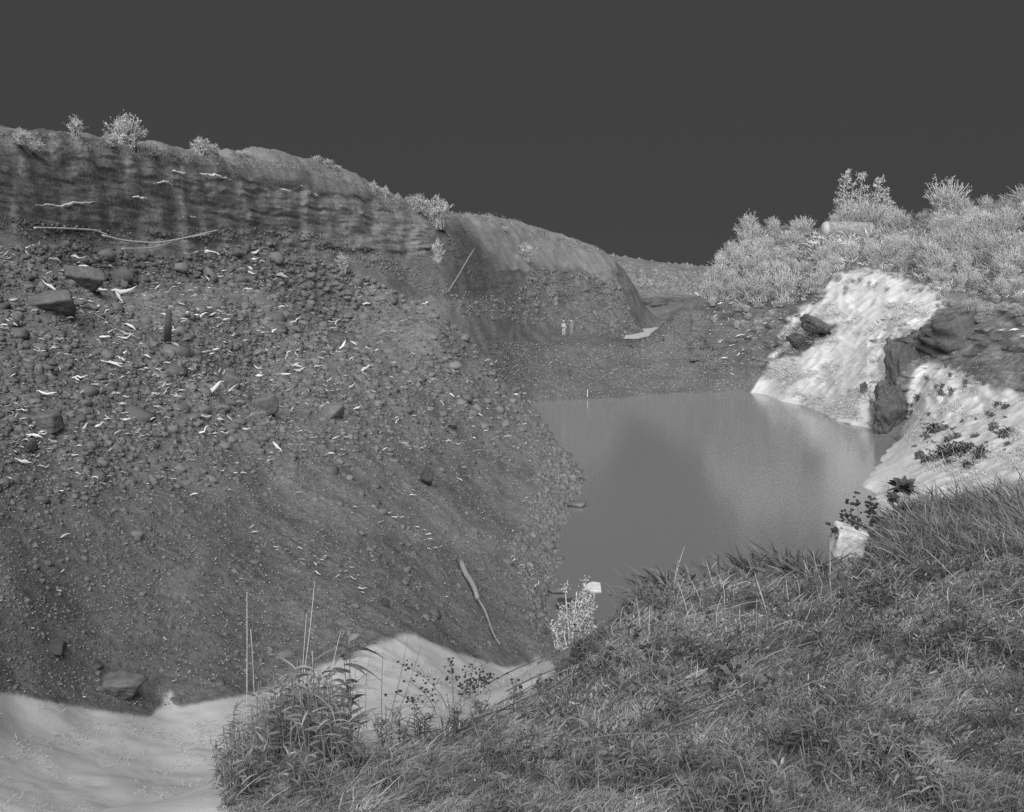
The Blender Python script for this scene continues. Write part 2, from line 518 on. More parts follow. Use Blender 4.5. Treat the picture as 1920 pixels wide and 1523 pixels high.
def terrain(UU, VV):
    """smooth surveyed heights plus relief; X, Y, Z of the surface"""
    t = TR()
    Z0 = bilin(Zc, UU, VV); DD = np.exp(VV); XX = UU * DD; PX = CX + UU * F
    near = steps(10, 24, DD)
    rough_amt = near * (0.25 + 0.75 * steps(0.2, 1.5, Z0)) * steps(-0.5, 0.5, Z0)
    N1 = fbm(XX / 5.5, DD / 5.5, octs=5, seed=3)
    N2 = fbm(XX / 1.6, DD / 1.6, Z0 / 1.6, octs=3, seed=9, ridged=True)
    hi = steps(11.5, 14, Z0) * (PX < 1200) * (1 - 0.7 * (PX > 860))
    amp = np.where(DD < 60, 0.28, 0.42)
    Z = Z0 + rough_amt * (0.45 * amp * N1 * (1 - 0.6 * hi) + 0.13 * (1 - 0.6 * hi) * N2 * np.clip(DD / 50, 0.3, 1.6))
    Z += (1 - near) * 0.05 * fbm(XX / 0.8, DD / 0.8, octs=3, seed=21)
    Z += np.exp(-(Z0 / 0.35) ** 2) * near * 0.12 * fbm(XX / 0.9, DD / 0.9, octs=3, seed=41)
    Z += 0.30 * steps(16, 17.5, Z0) * (PX < 1200) * (DD < 150) * fbm(XX / 2.4, DD / 2.4, octs=4, seed=45)
    # horizontal relief of the rock faces: beds, joints and buttresses
    faceL = steps(12.6, 13.6, Z0) * (1 - steps(18.2, 19.4, Z0)) * (PX < 900) * (DD < 96)
    faceR = (PX > 1295) * (PX < 1500) * (DD > 98) * (DD < 122) * steps(0.6, 2.0, Z0)
    faceS = (PX > 820) * (PX < 1200) * (DD > 95) * steps(6, 9, Z0) * (1 - steps(12, 14, Z0))
    faceC = (PX > 1630) * (DD > 60) * (DD < 92) * steps(0.3, 1.0, Z0) * (1 - steps(9, 10, Z0))
    nb = fbm(XX / 2.8, Z0 / 1.6, DD / 5, octs=4, seed=61, ridged=True)
    nc = fbm(XX / 1.3, Z0 / 0.30, DD / 3, octs=4, seed=67)
    bt = np.clip(fbm(PX / 46, Z0 / 9, octs=2, seed=71) * 3, -1, 1)
    bed = np.abs(((Z0 + 0.25 * N1 + 0.03 * XX) / 1.1) % 1 - 0.5)
    e = faceL * (0.40 * nb + 0.15 * nc + 0.08 * bed + 0.26 * bt) + faceR * (0.5 * nb + 0.25 * nc) + faceS * (0.3 * nb + 0.15 * nc) + faceC * (0.6 * nb + 0.35 * nc + 0.4 * bed)
    e = e * np.clip(DD / 60, 0.6, 1.3) / DD
    t.X = XX * (1 + e); t.Y = DD * (1 + e); t.Z = Z; t.Z0 = Z0; t.D = DD; t.PX = PX; t.XX = XX; t.N1 = N1
    t.PY = HY + F * (H - Z) / t.Y
    t.face = np.clip(faceL + 0.8 * faceR + 0.5 * faceS + 0.7 * faceC, 0, 1)
    return t
UU, VV = np.meshgrid(U, LV, indexing='ij')
Zreg = terrain(UU, VV).Z
# rows of the mesh are spaced so that steep faces get as many as they need
zs = bilin(Zc, UU, VV); pys = HY + F * (H - zs) / np.exp(VV)
wgt = np.abs(np.diff(pys, axis=1)) / 1200 + 0.30 * np.diff(VV, axis=1) / (LV[-1] - LV[0]) + 0.9 * np.abs(np.diff(zs, axis=1)) / 60
cum = np.concatenate([np.zeros((NU, 1)), np.cumsum(wgt, 1)], 1); cum /= cum[:, -1:]
V2 = np.stack([np.interp(np.linspace(0, 1, NV), cum[i], LV) for i in range(NU)])
kern = np.ones(9) / 9
V2p = np.pad(V2, ((4, 4), (0, 0)), mode='edge')
V2 = sum(V2p[k:k + NU] * kern[k] for k in range(9))
TT = terrain(UU, V2)
PX, PY, Z, Z0, DD, XX, X3, Y3, N1 = TT.PX, TT.PY, TT.Z, TT.Z0, TT.D, TT.XX, TT.X, TT.Y, TT.N1

# where the ground is paler or darker (surveyed from the photograph, kept on the ground itself)
wob = 9 * fbm(XX / 2.2, DD / 2.2, Z0 / 2.2, octs=4, seed=51, gain=0.65)
wob2 = 9 * fbm(XX / 2.2 + 40, DD / 2.2, Z0 / 2.2, octs=4, seed=52, gain=0.65)
PALE_R = [(1395, 738), (1440, 690), (1462, 640), (1480, 600), (1525, 565), (1570, 510), (1620, 500), (1700, 525), (1760, 545), (1770, 580), (1690, 640), (1660, 665), (1690, 740), (1690, 700), (1760, 680), (1850, 720), (1990, 760), (1990, 960), (1600, 960), (1600, 900), (1700, 810), (1640, 815), (1500, 770)]
CRAG = [(1658, 655), (1700, 622), (1760, 600), (1990, 560), (1990, 700), (1900, 690), (1830, 680), (1760, 672), (1712, 700), (1702, 740), (1706, 790), (1690, 815), (1634, 812), (1632, 765), (1662, 725)]
LEDGE = [(1462, 652), (1488, 604), (1520, 588), (1548, 596), (1530, 612), (1580, 612), (1572, 626), (1520, 650), (1480, 668)]
BANK_SHADOW = [(-400, 1280), (25, 1302), (150, 1328), (280, 1345), (300, 1325), (316, 1292), (333, 1326), (420, 1312), (500, 1295), (560, 1270), (690, 1212), (770, 1185), (850, 1222), (950, 1250), (1040, 1235), (1100, 1350), (1100, 1600), (-400, 1600)]  # cast shadow of the camera's bank, painted as pale ground in negative tones
pale = inpoly(PX + wob, PY + wob2, PALE_R) & (DD > 38) & (DD < 118)
pale &= ~(inpoly(PX + 0.6 * wob, PY + 0.6 * wob2, CRAG) & (DD > 60) & (DD < 100)) & ~(inpoly(PX + 1.6 * wob, PY + 1.6 * wob2, LEDGE) & (DD > 80))
pale = pale.astype(float)
pale = np.maximum(pale, 0.82 * (inpoly(PX + 0.35 * wob, PY + 0.25 * wob2, BANK_SHADOW) & (DD > 2.2) & (DD < 31) & ((DD > 4.5) | (PX < 690))))
TAL = [(-500, 440), (120, 440), (330, 450), (500, 450), (640, 500), (800, 570), (880, 640), (985, 740), (1085, 890), (1030, 1060), (700, 1000), (300, 900), (-500, 900)]
pale = np.maximum(pale, 0.12 * inpoly(PX, PY, TAL) * (DD < 100) * np.clip(0.6 + 0.7 * N1, 0, 1))  # scree ground painted paler to offset dark shade between the stones
pale = np.maximum(pale, 0.10 * steps(18.8, 20, Z0) * (PX < 900))
pale = np.maximum(pale, 0.14 * inpoly(PX, PY, [(840, 380), (1160, 380), (1150, 540), (1090, 500), (980, 500), (930, 510), (880, 440)]) * (DD > 100))
pale = np.maximum(pale, 0.35 * np.clip(N1 + 0.2, 0, 1) * inpoly(PX, PY, [(940, 478), (1090, 470), (1110, 505), (950, 512)]) * (DD > 100))
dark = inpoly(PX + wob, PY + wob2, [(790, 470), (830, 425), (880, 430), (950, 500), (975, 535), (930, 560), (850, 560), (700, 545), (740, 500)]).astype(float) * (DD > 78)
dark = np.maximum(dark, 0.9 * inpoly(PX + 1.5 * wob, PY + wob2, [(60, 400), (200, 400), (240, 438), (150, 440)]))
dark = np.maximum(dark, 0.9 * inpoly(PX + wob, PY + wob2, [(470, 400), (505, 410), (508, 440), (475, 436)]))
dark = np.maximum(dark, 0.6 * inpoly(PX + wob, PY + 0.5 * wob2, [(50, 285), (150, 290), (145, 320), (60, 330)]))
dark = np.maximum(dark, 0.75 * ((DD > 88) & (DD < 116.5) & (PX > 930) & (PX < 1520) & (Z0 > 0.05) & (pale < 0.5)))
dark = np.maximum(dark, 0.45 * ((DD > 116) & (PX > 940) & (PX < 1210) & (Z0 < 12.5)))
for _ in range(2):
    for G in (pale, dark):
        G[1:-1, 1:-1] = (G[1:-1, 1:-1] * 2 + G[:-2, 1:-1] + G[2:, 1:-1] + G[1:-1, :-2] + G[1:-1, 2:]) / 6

zone = np.zeros(Z.shape, int)                       # 0 left hillside
zone[(PX > 960) & (DD > 60)] = 1                    # dam, spur and valley
zone[(XX > 6) & (DD > 28) & ~((DD > 85) & (PX < 1400))] = 2   # right bank
zone[(DD < 13.5 + 3 * steps(1300, 1700, PX))] = 3   # camera's bank
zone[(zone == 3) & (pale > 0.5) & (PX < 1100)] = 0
def submesh(name, mask, m, label, nm_kind='structure'):
    fm = mask[:-1, :-1]
    idx = np.arange(NU * NV).reshape(NU, NV)
    q = np.stack([idx[:-1, :-1][fm], idx[1:, :-1][fm], idx[1:, 1:][fm], idx[:-1, 1:][fm]], 1)
    used, inv = np.unique(q, return_inverse=True)
    V = np.stack([X3.ravel()[used], Y3.ravel()[used], Z.ravel()[used]], 1)
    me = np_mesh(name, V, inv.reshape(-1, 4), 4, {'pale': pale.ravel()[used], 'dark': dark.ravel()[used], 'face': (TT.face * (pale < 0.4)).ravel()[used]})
    o = link(name, me, m, smooth=True)
    tag(o, label=label, kind=nm_kind)
    return o
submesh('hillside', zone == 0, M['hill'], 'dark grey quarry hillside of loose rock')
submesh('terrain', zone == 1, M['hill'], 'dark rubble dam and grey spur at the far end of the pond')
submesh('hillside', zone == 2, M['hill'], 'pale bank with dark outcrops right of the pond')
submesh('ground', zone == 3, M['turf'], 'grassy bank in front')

# where does a line of sight meet the ground?  (to stand things on the surface)
RUNMIN = np.minimum.accumulate(PY, axis=1)
def hit(px, py, dmin=0.0):
    """arrays -> points on the visible ground and validity"""
    px = np.atleast_1d(np.asarray(px, float)); py = np.atleast_1d(np.asarray(py, float))
    i = np.clip(np.round((px - PX[0, 0]) / (PX[1, 0] - PX[0, 0])).astype(int), 0, NU - 1)
    out = np.zeros((len(px), 3)); ok = np.zeros(len(px), bool)
    for k in range(len(px)):
        col = RUNMIN[i[k]]
        j = int(np.searchsorted(-col, -py[k]))
        if dmin: 
            jd = int(np.searchsorted(DD[i[k]], dmin))
            if j < jd:
                c2 = np.minimum.accumulate(PY[i[k], jd:]); j = jd + int(np.searchsorted(-c2, -py[k]))
        if j >= NV: continue
        D = Y3[i[k], j]
        out[k] = ((px[k] - CX) / F * D, D, Z[i[k], j]); ok[k] = True
    return out, ok
def gz(x, y):
    x = np.asarray(x, float); y = np.asarray(y, float)
    return bilin(Zreg, x / y, np.log(y))
def at(px, D, dz=0.0):
    x = (px - CX) / F * D
    return Vector((x, D, float(gz(x, D)) + dz))
def P(px, py, D):
    return np.array([(px - CX) / F * D, D, H - (py - HY) * D / F])

# ------------------------------------------------------------------ water
def sheet(name, pts, z, m, label):
    me = bpy.data.meshes.new(name)
    me.from_pydata([(x, y, z) for x, y in pts], [], [tuple(range(len(pts)))])
    o = link(name, me, m)
    return tag(o, label=label, kind='structure')
sheet('water', [(-1, 24), (14, 22), (26, 34), (34, 60), (36, 80), (27, 104), (0, 104), (-4, 90), (-3, 60), (-1, 40)], 0.0, M['water'], 'still grey pond water')
pw = [((px - CX) / F * D, D) for px, D in [(1170, 119), (1262, 119), (1262, 158), (1180, 158)]]
sheet('water', pw, 4.25, M['palewater'], 'small bright pool behind the dam')

# ------------------------------------------------------------------ far wooded ridge
def far_ridge():
    mb = MB()
    top = [(1000, 500), (1120, 466), (1180, 473), (1250, 484), (1330, 492), (1420, 498), (1500, 500)]
    n = 9000
    px = RNG.uniform(1000, 1500, n)
    D = RNG.uniform(255, 330, n)
    tp = np.interp(px, [a for a, b in top], [b for a, b in top])
    zt = H + (HY - tp) * 300 / F
    fr = (D - 255) / 75
    zg = -2 + (zt - 1) * fr
    x = (px - CX) / F * D
    z = 2 + (zt - 4.5) * fr
    ico, tri = ICO
    for k in range(n):
        s = RNG.uniform(0.5, 1.4)
        v = ico * (s * RNG.uniform(0.7, 1.3, (len(ico), 1))) * [1, 1, 1.25] + [x[k], D[k], z[k] + RNG.uniform(-0.4, 0.8)]
        mb.add(v, None, tri, RNG.uniform(0.85, 1.15))
    o = mb.build('woods', M['far'])
    tag(o, 'grey wooded ridge far behind the quarry', 'woods', kind='stuff')
    # the ridge the wood stands on
    xs = np.linspace(950, 1650, 40); V = []; Q = []
    for i, a in enumerate(xs):
        tpz = H + (HY - np.interp(a, [q for q, _ in top], [q for _, q in top])) * 300 / F
        for j, (D_, z_) in enumerate([(225, 5.0), (255, 3.0 + 2), (290, 0.5 * tpz), (325, tpz - 1.2), (360, tpz - 6), (410, 0)]):
            V.append(((a - CX) / F * D_, D_, z_))
    for i in range(39):
        for j in range(5):
            Q.append((i * 6 + j, (i + 1) * 6 + j, (i + 1) * 6 + j + 1, i * 6 + j + 1))
    me = np_mesh('hill', np.array(V), np.array(Q), 4, {'tone': np.ones(len(V))})
    tag(link('hill', me, M['far'], smooth=True), 'far ridge under the woods', kind='structure')
def make_ico(sub):
    import bmesh
    bm = bmesh.new(); bmesh.ops.create_icosphere(bm, subdivisions=sub, radius=1)
    v = np.array([x.co[:] for x in bm.verts]); t = np.array([[q.index for q in f.verts] for f in bm.faces]); bm.free()
    return v, t
ICO = make_ico(1)
ICO2 = make_ico(2)
ICO4 = make_ico(4)
ICO5 = make_ico(5)
far_ridge()
# ------------------------------------------------------------------ rocks
def facet_rock(seed, ico, nplanes=15, sq=(1, 0.8, 0.6), rough=0.02):
    r = np.random.default_rng(seed)
    # a split block: three pairs of rough faces plus a few broken corners
    ax = r.normal(size=(3, 3)); ax, _ = np.linalg.qr(ax)
    n = np.concatenate([ax, -ax, r.normal(size=(max(3, nplanes - 6), 3))])
    n[:6] += r.normal(0, 0.16, (6, 3))
    n /= np.linalg.norm(n, axis=1)[:, None]
    d = np.concatenate([r.uniform(0.5, 0.72, 6), r.uniform(0.62, 0.9, len(n) - 6)])
    v = ico[0]
    dots = v @ n.T
    rad = np.where(dots > 0.05, d[None] / np.maximum(dots, 0.05), 9).min(1)
    rad = np.minimum(rad, 1.3)
    p = v * rad[:, None]
    p = p * (1 + rough * fbm(p[:, 0] * 4 + seed, p[:, 1] * 4, p[:, 2] * 4, octs=5, seed=seed, gain=0.6))[:, None]
    return p * np.array(sq)

def rock_mesh(name, seed, sq, nplanes=10, rough=0.04, ico=None):
    ico = ico or ICO4
    V = facet_rock(seed, ico, nplanes, sq, rough)
    return np_mesh(name, V, ico[1], 3, {'tone': np.ones(len(V))})

ROCKS = [rock_mesh('boulder_shape', 100 + i, (1, RNG.uniform(0.6, 0.95), RNG.uniform(0.45, 0.75)), ico=make_ico(3)) for i in range(10)]
TALUS = [(-60, 470), (120, 455), (330, 480), (500, 450), (640, 500), (800, 570), (880, 640), (985, 740), (1010, 790), (1085, 890), (1050, 960), (1030, 1060), (1020, 1230), (900, 1225), (770, 1180), (600, 1250), (420, 1300), (280, 1330), (-60, 1290)]
DAM = [(900, 640), (1190, 650), (1270, 590), (1330, 640), (1400, 720), (1380, 735), (1000, 752), (960, 720)]

def scatter(poly, n, dens=None):
    P_ = np.array(poly); lo, hi = P_.min(0), P_.max(0)
    out = []
    while sum(len(o) for o in out) < n:
        c = RNG.uniform(lo, hi, (n * 2, 2))
        c = c[inpoly(c[:, 0], c[:, 1], poly)]
        if dens is not None:
            c = c[RNG.uniform(0, 1, len(c)) < dens(c[:, 0], c[:, 1])]
        out.append(c)
    return np.concatenate(out)[:n]

def rocky(px, py):   # the upper left of the scree is blocky, the lower part smooth and fine
    a = 1 - steps(800, 1000, py + 0.12 * px)
    patch = 0.5 + 0.5 * vnoise(px / 90, py / 60, seed=77)
    return np.clip(0.02 + 0.98 * a * (0.4 + 0.6 * patch) * (1 - 0.5 * steps(600, 900, px)), 0, 1)

# individual boulders: the ones that show largest
bl = scatter(TALUS, 262, rocky)
hp, ok = hit(bl[:, 0], bl[:, 1])
gap_sites = []
for k in range(len(bl)):
    if not ok[k] or hp[k][2] < 0.2: continue
    D = hp[k][1]
    spx = RNG.lognormal(2.15, 0.5)                 # half size in photo pixels
    spx = min(spx, 52) * (1.0 if bl[k, 1] < 900 else 0.75) * (1.0 if bl[k, 0] < 600 else 0.7)
    s = spx * D / F
    me = ROCKS[RNG.integers(10)]
    if not me.materials: me.materials.append(M['rock'])
    o = bpy.data.objects.new('boulder', me); COL.objects.link(o)
    o.location = hp[k] + [0, 0, -s * 0.25]
    o.rotation_euler = (RNG.uniform(-0.5, 0.3), RNG.uniform(0, 0.6), RNG.uniform(0, 6.28))
    o.scale = (s, s * RNG.uniform(0.8, 1.1), s * RNG.uniform(0.8, 1.2))
    tag(o, 'angular grey boulder lying loose in the scree on the left hillside', 'boulder', 'boulders in the scree')
    gap_sites.append((bl[k, 0], bl[k, 1], spx))
# special boulders
def boulder(px, py, w, h, m, label, seed, sink=0.3, dmin=0, group=None, rot=0.0, name='boulder', depth=0.8, D=None, rough=0.09, npl=12):
    if D is None:
        p, o_ = hit(px, py + h * 0.5, dmin); p = p[0]
        if p[2] < 0.05: p = P(px, py + h * 0.5, H * F / (py + h * 0.5 - HY)); sink = 0.35
    else:
        p = np.array(at(px, D))
    D = p[1]
    s = w * 0.5 * D / F; hz = h * 0.5 * D / F
    me = rock_mesh(name, seed, (s, s * depth, hz), nplanes=npl, rough=rough)
    o = link(name, me, m)
    o.location = (p[0], p[1] + s * 0.3, p[2] + hz * (1 - sink))
    o.rotation_euler = (0, 0, rot)
    return tag(o, label, 'boulder' if 'boulder' in name else name.replace('_', ' '), group)
boulder(50, 836, 34, 28, M['darkrock'], 'round blackish boulder by itself at the left edge of the scree', 301)
boulder(105, 1215, 44, 38, M['darkrock'], 'dark round boulder low in the scree, above the pale ground', 302)
boulder(722, 1128, 26, 20, M['darkrock'], 'small black stone in the lower scree left of the pole', 303)
boulder(215, 1275, 120, 60, M['rock'], 'broad low dark boulder resting just above the pale ground', 304, sink=0.6)
boulder(800, 890, 34, 44, M['darkrock'], 'leaning dark slab halfway up the scree beside the pond', 305, rot=0.6)
boulder(150, 500, 96, 60, M['rock'], 'big rounded boulder under the cable at upper left', 356, sink=0.85, depth=1.3)
boulder(90, 548, 110, 64, M['rock'], 'wide grey boulder below the big rounded one', 361, sink=0.85, depth=1.3)
boulder(80, 780, 90, 60, M['rock'], 'large pale-edged boulder near the left edge halfway down', 308, sink=0.6)
boulder(495, 745, 60, 60, M['rock'], 'squat boulder in the middle of the scree', 309, sink=0.6)
boulder(620, 760, 60, 50, M['rock'], 'flat-topped boulder at the right of the blocky scree', 310, sink=0.6)
boulder(430, 700, 50, 54, M['rock'], 'upright boulder in the blocky scree', 311, sink=0.6)
boulder(1082, 944, 44, 14, M['rock'], 'flat dark rock jutting from the shore into the pond', 312, sink=-0.1)
boulder(1091, 898, 16, 10, M['darkrock'], 'small black rock at the tip of the shore', 313, sink=-0.1)
boulder(1050, 1046, 22, 10, M['rock'], 'small flat rock at the waterline above the floating board', 314, sink=-0.1)
boulder(1045, 1106, 40, 14, M['rock'], 'flat rock at the waterline left of the floating board', 315, sink=-0.1)
boulder(1068, 1131, 66, 24, M['darkrock'], 'knobbly dark rock standing in the shallow water', 316, sink=0.0)
boulder(1108, 1168, 30, 26, M['darkrock'], 'dark rock in the water below the knobbly rock', 317, sink=0.0)
# right side outcrops
def crag(px, py, w, h, label, seed, D, tilt=(0, 0, 0), m='crag', depth=0.7, npl=20, rough=0.17):
    c = P(px, py, D)
    s, hz = w * 0.5 * D / F, h * 0.5 * D / F
    me = rock_mesh('outcrop', seed, (s, s * depth, hz), nplanes=npl, rough=rough, ico=ICO5)
    o = link('outcrop', me, M[m])
    o.location = c; o.rotation_euler = tilt
    return tag(o, label, 'rock outcrop')
crag(1800, 655, 300, 130, 'wide dark crag jutting from the right edge over the pale slope', 401, 79, (0.15, 0.12, 0))
crag(1694, 700, 84, 170, 'tall narrow dark rock wall at the left end of the wide crag', 402, 78)
crag(1672, 778, 96, 120, 'dark blocky rock standing at the water below the crag', 403, 74, (0, 0.1, 0.4))
crag(1620, 733, 17, 42, 'small dark upright block on the pale slope near the water', 404, 80.5, depth=1)
crag(1655, 738, 40, 54, 'dark split block beside the small upright block', 405, 77)
crag(1530, 612, 90, 34, 'ragged dark ledge high on the pale slope', 406, 98.5, (0, 0.45, 0.3))
crag(1490, 640, 50, 22, 'small dark ledge at the left edge of the pale slope', 407, 101, (0, 0.6, 0.3))
crag(1725, 858, 26, 30, 'round dark rock on the pale bank above the dark flower', 408, 57, depth=1)
crag(1822, 866, 44, 34, 'dark rock at the right edge of the pale bank', 409, 52, depth=1)
o = boulder(1592, 1034, 86, 96, M['palerock'], 'large pale boulder rising from the grass at the pond side', 320, D=11.5, sink=0.25, npl=12)

# the uncountable small rubble
def rubble(poly, n, smin, smax, dens, name, label, zmin=0.02, big=False, tmul=1.0):
    pts = scatter(poly, n, dens)
    hp, ok = hit(pts[:, 0], pts[:, 1])
    mb = MB()
    ico, tri = ICO
    ok &= hp[:, 2] > zmin
    hp = hp[ok]; n = len(hp)
    s = RNG.lognormal(0, 0.45, n) * (smin + (smax - smin) * 0.3) * hp[:, 1] / F
    jit = RNG.uniform(0.65, 1.25, (n, len(ico), 1)) * ico[None] * RNG.uniform(0.5, 1.1, (n, 1, 3))
    ang = RNG.uniform(0, 6.28, n); ca, sa = np.cos(ang), np.sin(ang)
    if big:
        shp = np.stack([facet_rock(900 + q, ICO2, 9, (1.25, 1.1, 0.7), 0.0) for q in range(24)])
        ico, tri = ICO2
        jit = shp[RNG.integers(0, 24, n)] * RNG.uniform(0.6, 1.15, (n, 1, 3))
    v = jit * s[:, None, None]
    vx = v[..., 0] * ca[:, None] - v[..., 1] * sa[:, None]; vy = v[..., 0] * sa[:, None] + v[..., 1] * ca[:, None]
    v = np.stack([vx, vy, v[..., 2] - 0.25 * s[:, None]], 2) + hp[:, None]
    T = (np.arange(n)[:, None, None] * len(ico) + tri[None]).reshape(-1, 3)
    mb.add(v.reshape(-1, 3), None, T, np.repeat(RNG.uniform(0.85, 1.35, n) * tmul, len(ico)))
    o = mb.build(name, M['rubble'])
    tag(o, label, 'rubble', kind='stuff')
rubble(TALUS, 9000, 4.5, 12, rocky, 'rubble', 'fist to head sized blocks of the blocky scree', big=True)
rubble(TALUS, 40000, 1.2, 3.6, None, 'rubble', 'loose dark rubble covering the left hillside')
rubble(DAM, 9000, 1.0, 2.6, None, 'rubble', 'small stones covering the dam at the far end of the pond', tmul=0.85)
FOOT = [(-60, 440), (100, 450), (200, 462), (330, 456), (480, 450), (560, 455), (650, 485), (760, 530), (860, 590), (1000, 610), (1190, 640), (1190, 600), (1150, 520), (1000, 500), (960, 560), (860, 545), (700, 470), (560, 430), (480, 428), (330, 432), (200, 432), (100, 418), (-60, 402)]
rubble(FOOT, 4500, 1.2, 4.5, None, 'rubble', 'fallen stones at the foot of the quarry face and over the second hill', zmin=1)
SHORE = [(1010, 790), (1085, 885), (1100, 900), (1075, 970), (1050, 1040), (1045, 1120), (1060, 1170), (1015, 1240), (990, 1150), (960, 1020), (1000, 930), (1000, 850), (960, 770)]
rubble(SHORE, 2500, 3, 7, None, 'rubble', 'stones along the left shore of the pond', zmin=-0.15)

# pale slivers between the stones: shade in the gaps, modelled as pale pieces
def gap_slivers():
    mb = MB()
    sites = []
    for (x, y, s) in gap_sites:
        if RNG.uniform() < 0.9 and y < 1000:
            sites.append((x + RNG.uniform(-0.6, 0.6) * s, y + s * RNG.uniform(0.25, 0.6), min(s * RNG.uniform(0.25, 0.8), 15)))
    extra = scatter(TALUS, 2300, lambda a, b: rocky(a, b) * (1 - 0.5 * steps(450, 800, a)) * np.clip(0.35 + 1.2 * vnoise(a / 45, b / 22, seed=96), 0.04, 1))
    for x, y in scatter(TALUS, 2600, lambda a, b: np.clip(0.25 + vnoise(a / 60, b / 30, seed=98), 0.05, 1)): sites.append((x, y, RNG.uniform(0.7, 1.7)))
    for x, y in extra: sites.append((x, y, RNG.lognormal(0.95, 0.6)))
    for _ in range(160):
        x = RNG.uniform(500, 1000); y = 640 + (x - 500) * 0.45 + RNG.normal(0, 60)
        sites.append((x, y, RNG.lognormal(1.1, 0.45)))
    for line in [[(700, 950), (830, 1040)], [(560, 1030), (720, 1130)], [(950, 1040), (1030, 1110)], [(470, 1000), (640, 1090)]]:
        for _ in range(22):
            t = RNG.uniform(); sites.append((line[0][0] + t * (line[1][0] - line[0][0]) + RNG.normal(0, 8), line[0][1] + t * (line[1][1] - line[0][1]) + RNG.normal(0, 10), RNG.lognormal(1.35, 0.45)))
    for x, y in scatter(DAM, 700): sites.append((x, y, RNG.lognormal(0.15, 0.35)))
    for x, y in scatter([(1680, 640), (1760, 612), (1960, 590), (1960, 680), (1740, 668), (1700, 690)], 30): sites.append((x, y, RNG.lognormal(1.4, 0.5)))
    for x, y in scatter([(1310, 590), (1330, 560), (1480, 560), (1470, 640), (1430, 700), (1380, 720)], 150): sites.append((x, y, RNG.lognormal(0.9, 0.5)))
    sites = np.array(sites); sites[:, 2] = np.minimum(sites[:, 2], np.where(sites[:, 1] < 850, 17, 7))
    sites = np.vstack([sites, [(150, 512, 24), (105, 552, 28), (235, 555, 24), (524, 525, 20), (215, 690, 22), (243, 634, 18), (328, 652, 15), (400, 744, 26), (152, 714, 16), (58, 846, 15), (48, 872, 18), (125, 1012, 13), (365, 933, 9), (435, 742, 18), (225, 566, 14), (596, 692, 12), (90, 745, 22), (130, 605, 12), (560, 700, 16), (685, 575, 12), (120, 1215, 14)]])
    hp, ok = hit(sites[:, 0], sites[:, 1])
    for k in range(len(sites)):
        if not ok[k] or hp[k][2] < 0.1: continue
        D = hp[k][1]; L = sites[k, 2] * D / F
        n = 6
        t = np.linspace(-1, 1, n)
        curv = RNG.normal(0, 0.16)
        ang = RNG.normal(0.1, 0.42) if RNG.uniform() < 0.88 else RNG.uniform(-1.3, 1.3)
        a = t * L; b = curv * L * (t * t - 0.4) + RNG.normal(0, 0.08, n) * L
        wd = L * RNG.uniform(0.08, 0.22) * (1 - np.abs(t) ** 1.6) * RNG.uniform(0.5, 1.4, n) + 0.003 * D / 30
        ca, sa = math.cos(ang), math.sin(ang)
        # lies on a plane tilted towards the open side of the slope
        ax = np.array([ca, 0.25 * sa, sa * 0.95]); bx = np.array([-sa, 0.45 * ca, ca * 0.9])
        c = hp[k] + [0, -0.05 - L * 0.35, 0.05 + L * 0.3]
        cen = c + a[:, None] * ax + b[:, None] * bx
        up, dn = cen + wd[:, None] * bx, cen - wd[:, None] * bx * 0.8
        back = np.array([0, 0.10 * L + 0.03, -0.05 * L])
        V = np.concatenate([up, dn, up + back, dn + back])
        Q = []
        for i in range(n - 1):
            Q += [(i, i + 1, n + i + 1, n + i), (2 * n + i, 3 * n + i, 3 * n + i + 1, 2 * n + i + 1), (i, 2 * n + i, 2 * n + i + 1, i + 1), (n + i, n + i + 1, 3 * n + i + 1, 3 * n + i)]
        mb.add(V, Q, None, RNG.uniform(0.5, 1.1) if sites[k, 2] > 6 else RNG.uniform(0.22, 0.85))
    o = mb.build('rubble', M['gapshade_stone'])
    tag(o, 'pale slivers standing in for shade in the gaps of the scree', 'rubble', kind='stuff')
gap_slivers()

